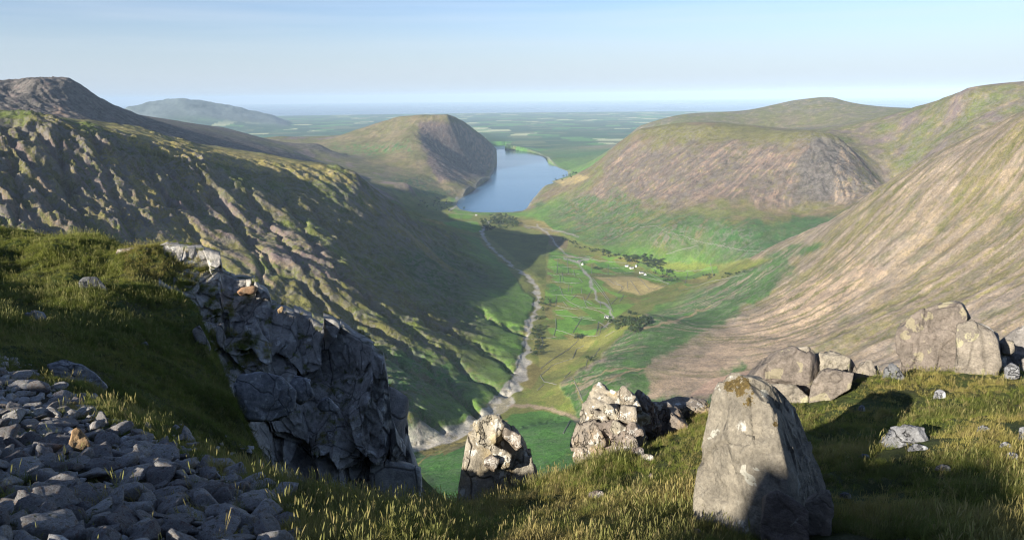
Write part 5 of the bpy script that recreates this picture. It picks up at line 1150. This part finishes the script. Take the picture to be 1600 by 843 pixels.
# ---- trees
M_LEAF = []
for k, c in enumerate(((.035,.055,.020), (.045,.070,.022), (.028,.045,.022))):
    m = N('tree_leaves'); M_LEAF.append(m.out(m.mix(m.noise(.9, 3, .6, m.obj()), (*[v*.6 for v in c], 1), (*[v*1.5 for v in c], 1)), None, .8))
M_BARK = flat('bark', (.09,.07,.05))
TM = []
for k in range(6):
    r_ = np.random.default_rng(700+k); n = 190; V, F_ = [], []
    lob = [(r_.normal()*.26, r_.normal()*.26, r_.uniform(.45, .85), r_.uniform(.20, .32)) for _ in range(7)]
    for i in range(n):
        lx, ly, lz, lr = lob[int(r_.integers(7))]; d = r_.normal(size=3); d /= np.linalg.norm(d); p = np.array([lx, ly, lz])+d*lr*r_.uniform(.55, 1.05)*np.array([1, 1, .85])
        a = r_.normal(size=3); a /= np.linalg.norm(a); b = np.cross(d+.5*r_.normal(size=3), a); b /= np.linalg.norm(b)+1e-6; s_ = r_.uniform(.05, .10); q_ = len(V)
        V += [tuple(p+a*s_), tuple(p+b*s_*.8), tuple(p-a*s_), tuple(p-b*s_*.8)]; F_.append((q_, q_+1, q_+2, q_+3))
    me = bpy.data.meshes.new('crown'); me.from_pydata(V, [], F_); me.materials.append(M_LEAF[k % 3])
    V, F_ = [], []; 
    for j, (z_, rad) in enumerate(((-.05,.035),(.3,.024),(.6,.012))):
        for s_ in range(6): V.append((rad*math.cos(s_*1.047)+.02*j, rad*math.sin(s_*1.047), z_))
    for j in range(2):
        for s_ in range(6): F_.append((j*6+s_, j*6+(s_+1) % 6, j*6+6+(s_+1) % 6, j*6+6+s_))
    for br in range(3):
        a = br*2.1+k; q_ = len(V); V += [(0,.012,.3),(0,-.012,.3),(.22*math.cos(a),.22*math.sin(a),.6)]; F_.append((q_, q_+1, q_+2, q_+2)) if False else None
        V += [(0.012,0,.3)]; F_ += [(q_, q_+1, q_+2, q_+3)]
    mt_ = bpy.data.meshes.new('trunk'); mt_.from_pydata(V, [], F_); mt_.materials.append(M_BARK); TM.append((me, mt_))
rt = random.Random(9)
CL = [('wood behind the village', 'dark leafy tree in the wood behind the white village', [(975,402),(1000,400),(1040,412),(1052,428),(1030,425),(1005,415),(980,410)], 58, (10,15)),
 ('hedge line right of the village', 'dark tree in the line running down right of the village', [(1010,418),(1050,428),(1060,440),(1050,446),(1035,440),(1012,424)], 22, (7,11)),
 ('trees along the road to the village', 'scattered dark tree along the road left of the village', [(880,375),(930,388),(975,402),(970,408),(925,396),(878,380)], 34, (8,12)),
 ('round wood by the farm', 'dark tree in the round wood beside the farm', [(955,500),(975,492),(1010,495),(1015,508),(990,522),(962,518),(945,502)], 44, (10,15)),
 ('trees on the river bank', 'small shrubby tree on the river bank', [(838,470),(850,462),(865,478),(850,495),(842,520),(848,555),(828,560),(832,520),(838,490)], 50, (6,10)),
 ('wood at the lake head', 'dark tree in the wood at the head of the lake', [(750,342),(775,336),(808,340),(812,350),(800,360),(760,362),(752,352)], 100, (13,18)),
 ('trees among the lake head fields', 'dark tree among the fields left of the lake head', [(640,318),(700,306),(716,318),(745,334),(700,332),(650,325)], 26, (9,14)),
 ('wood on the lake point', 'dark tree on the wooded point at the right shore', [(862,279),(880,272),(905,270),(900,276),(878,283),(864,285)], 14, (12,18)),
 ('line of trees at the slope foot', 'dark tree in the line along the foot of the far green slope', [(1080,436),(1110,430),(1165,425),(1160,432),(1112,438),(1082,446)], 20, (6,10)),
 ('copse above the river bend', 'tree in the small copse above the rough pasture', [(896,526),(908,524),(912,530),(900,534)], 5, (8,11)),
 ('copse below the farm', 'tree in the small copse at the pasture corner', [(915,562),(925,558),(934,561),(922,568)], 5, (7,10)),
 ('copse in the upper fields', 'tree in the small copse among the upper green fields', [(925,416),(942,418),(940,422),(926,421)], 5, (8,11))]
for grp, lb, poly, n, (h0, h1) in CL:
    xs = [p[0] for p in poly]; ys = [p[1] for p in poly]; pts = []
    while len(pts) < n:
        a, b = rt.uniform(min(xs), max(xs)), rt.uniform(min(ys), max(ys))
        if inpoly(np.array([a]), np.array([b]), poly)[0]: pts.append((a, b))
    hs_ = hits(pts)
    for q in hs_:
        if q[0] != q[0]: continue
        h_ = rt.uniform(h0, h1)*1.3; e = empty('tree', q, lb, 'tree', grp); e.rotation_euler.z = rt.uniform(0, 6.28); s_ = rt.uniform(.9, 1.25); e.scale = (h_*s_, h_*s_, h_)
        cr, tk = TM[rt.randrange(6)]
        for nm, me in (('crown', cr), ('trunk', tk)): o = bpy.data.objects.new(nm, me); COL.objects.link(o); o.parent = e
# ---------------------------------------------------------------- haze
m = bpy.data.materials.new('haze_air'); m.use_nodes = True; m.node_tree.nodes.clear()
v_ = m.node_tree.nodes.new('ShaderNodeVolumePrincipled'); o_ = m.node_tree.nodes.new('ShaderNodeOutputMaterial')
v_.inputs['Color'].default_value = (.54,.72,.92,1); v_.inputs['Density'].default_value = HAZE; v_.inputs['Anisotropy'].default_value = -0.2
m.node_tree.links.new(v_.outputs[0], o_.inputs['Volume'])
bm = bmesh.new(); bmesh.ops.create_cube(bm, size=1)
me = bpy.data.meshes.new('haze'); bm.to_mesh(me); bm.free(); me.materials.append(m)
hz = bpy.data.objects.new('haze', me); COL.objects.link(hz)
x0, x1, y0, y1, z0, z1 = -120000, 120000, -3000, 121000, SEA-40, 330
hz.scale = (x1-x0, y1-y0, z1-z0); hz.location = ((x0+x1)/2, (y0+y1)/2, (z0+z1)/2); hz['kind'] = 'stuff'
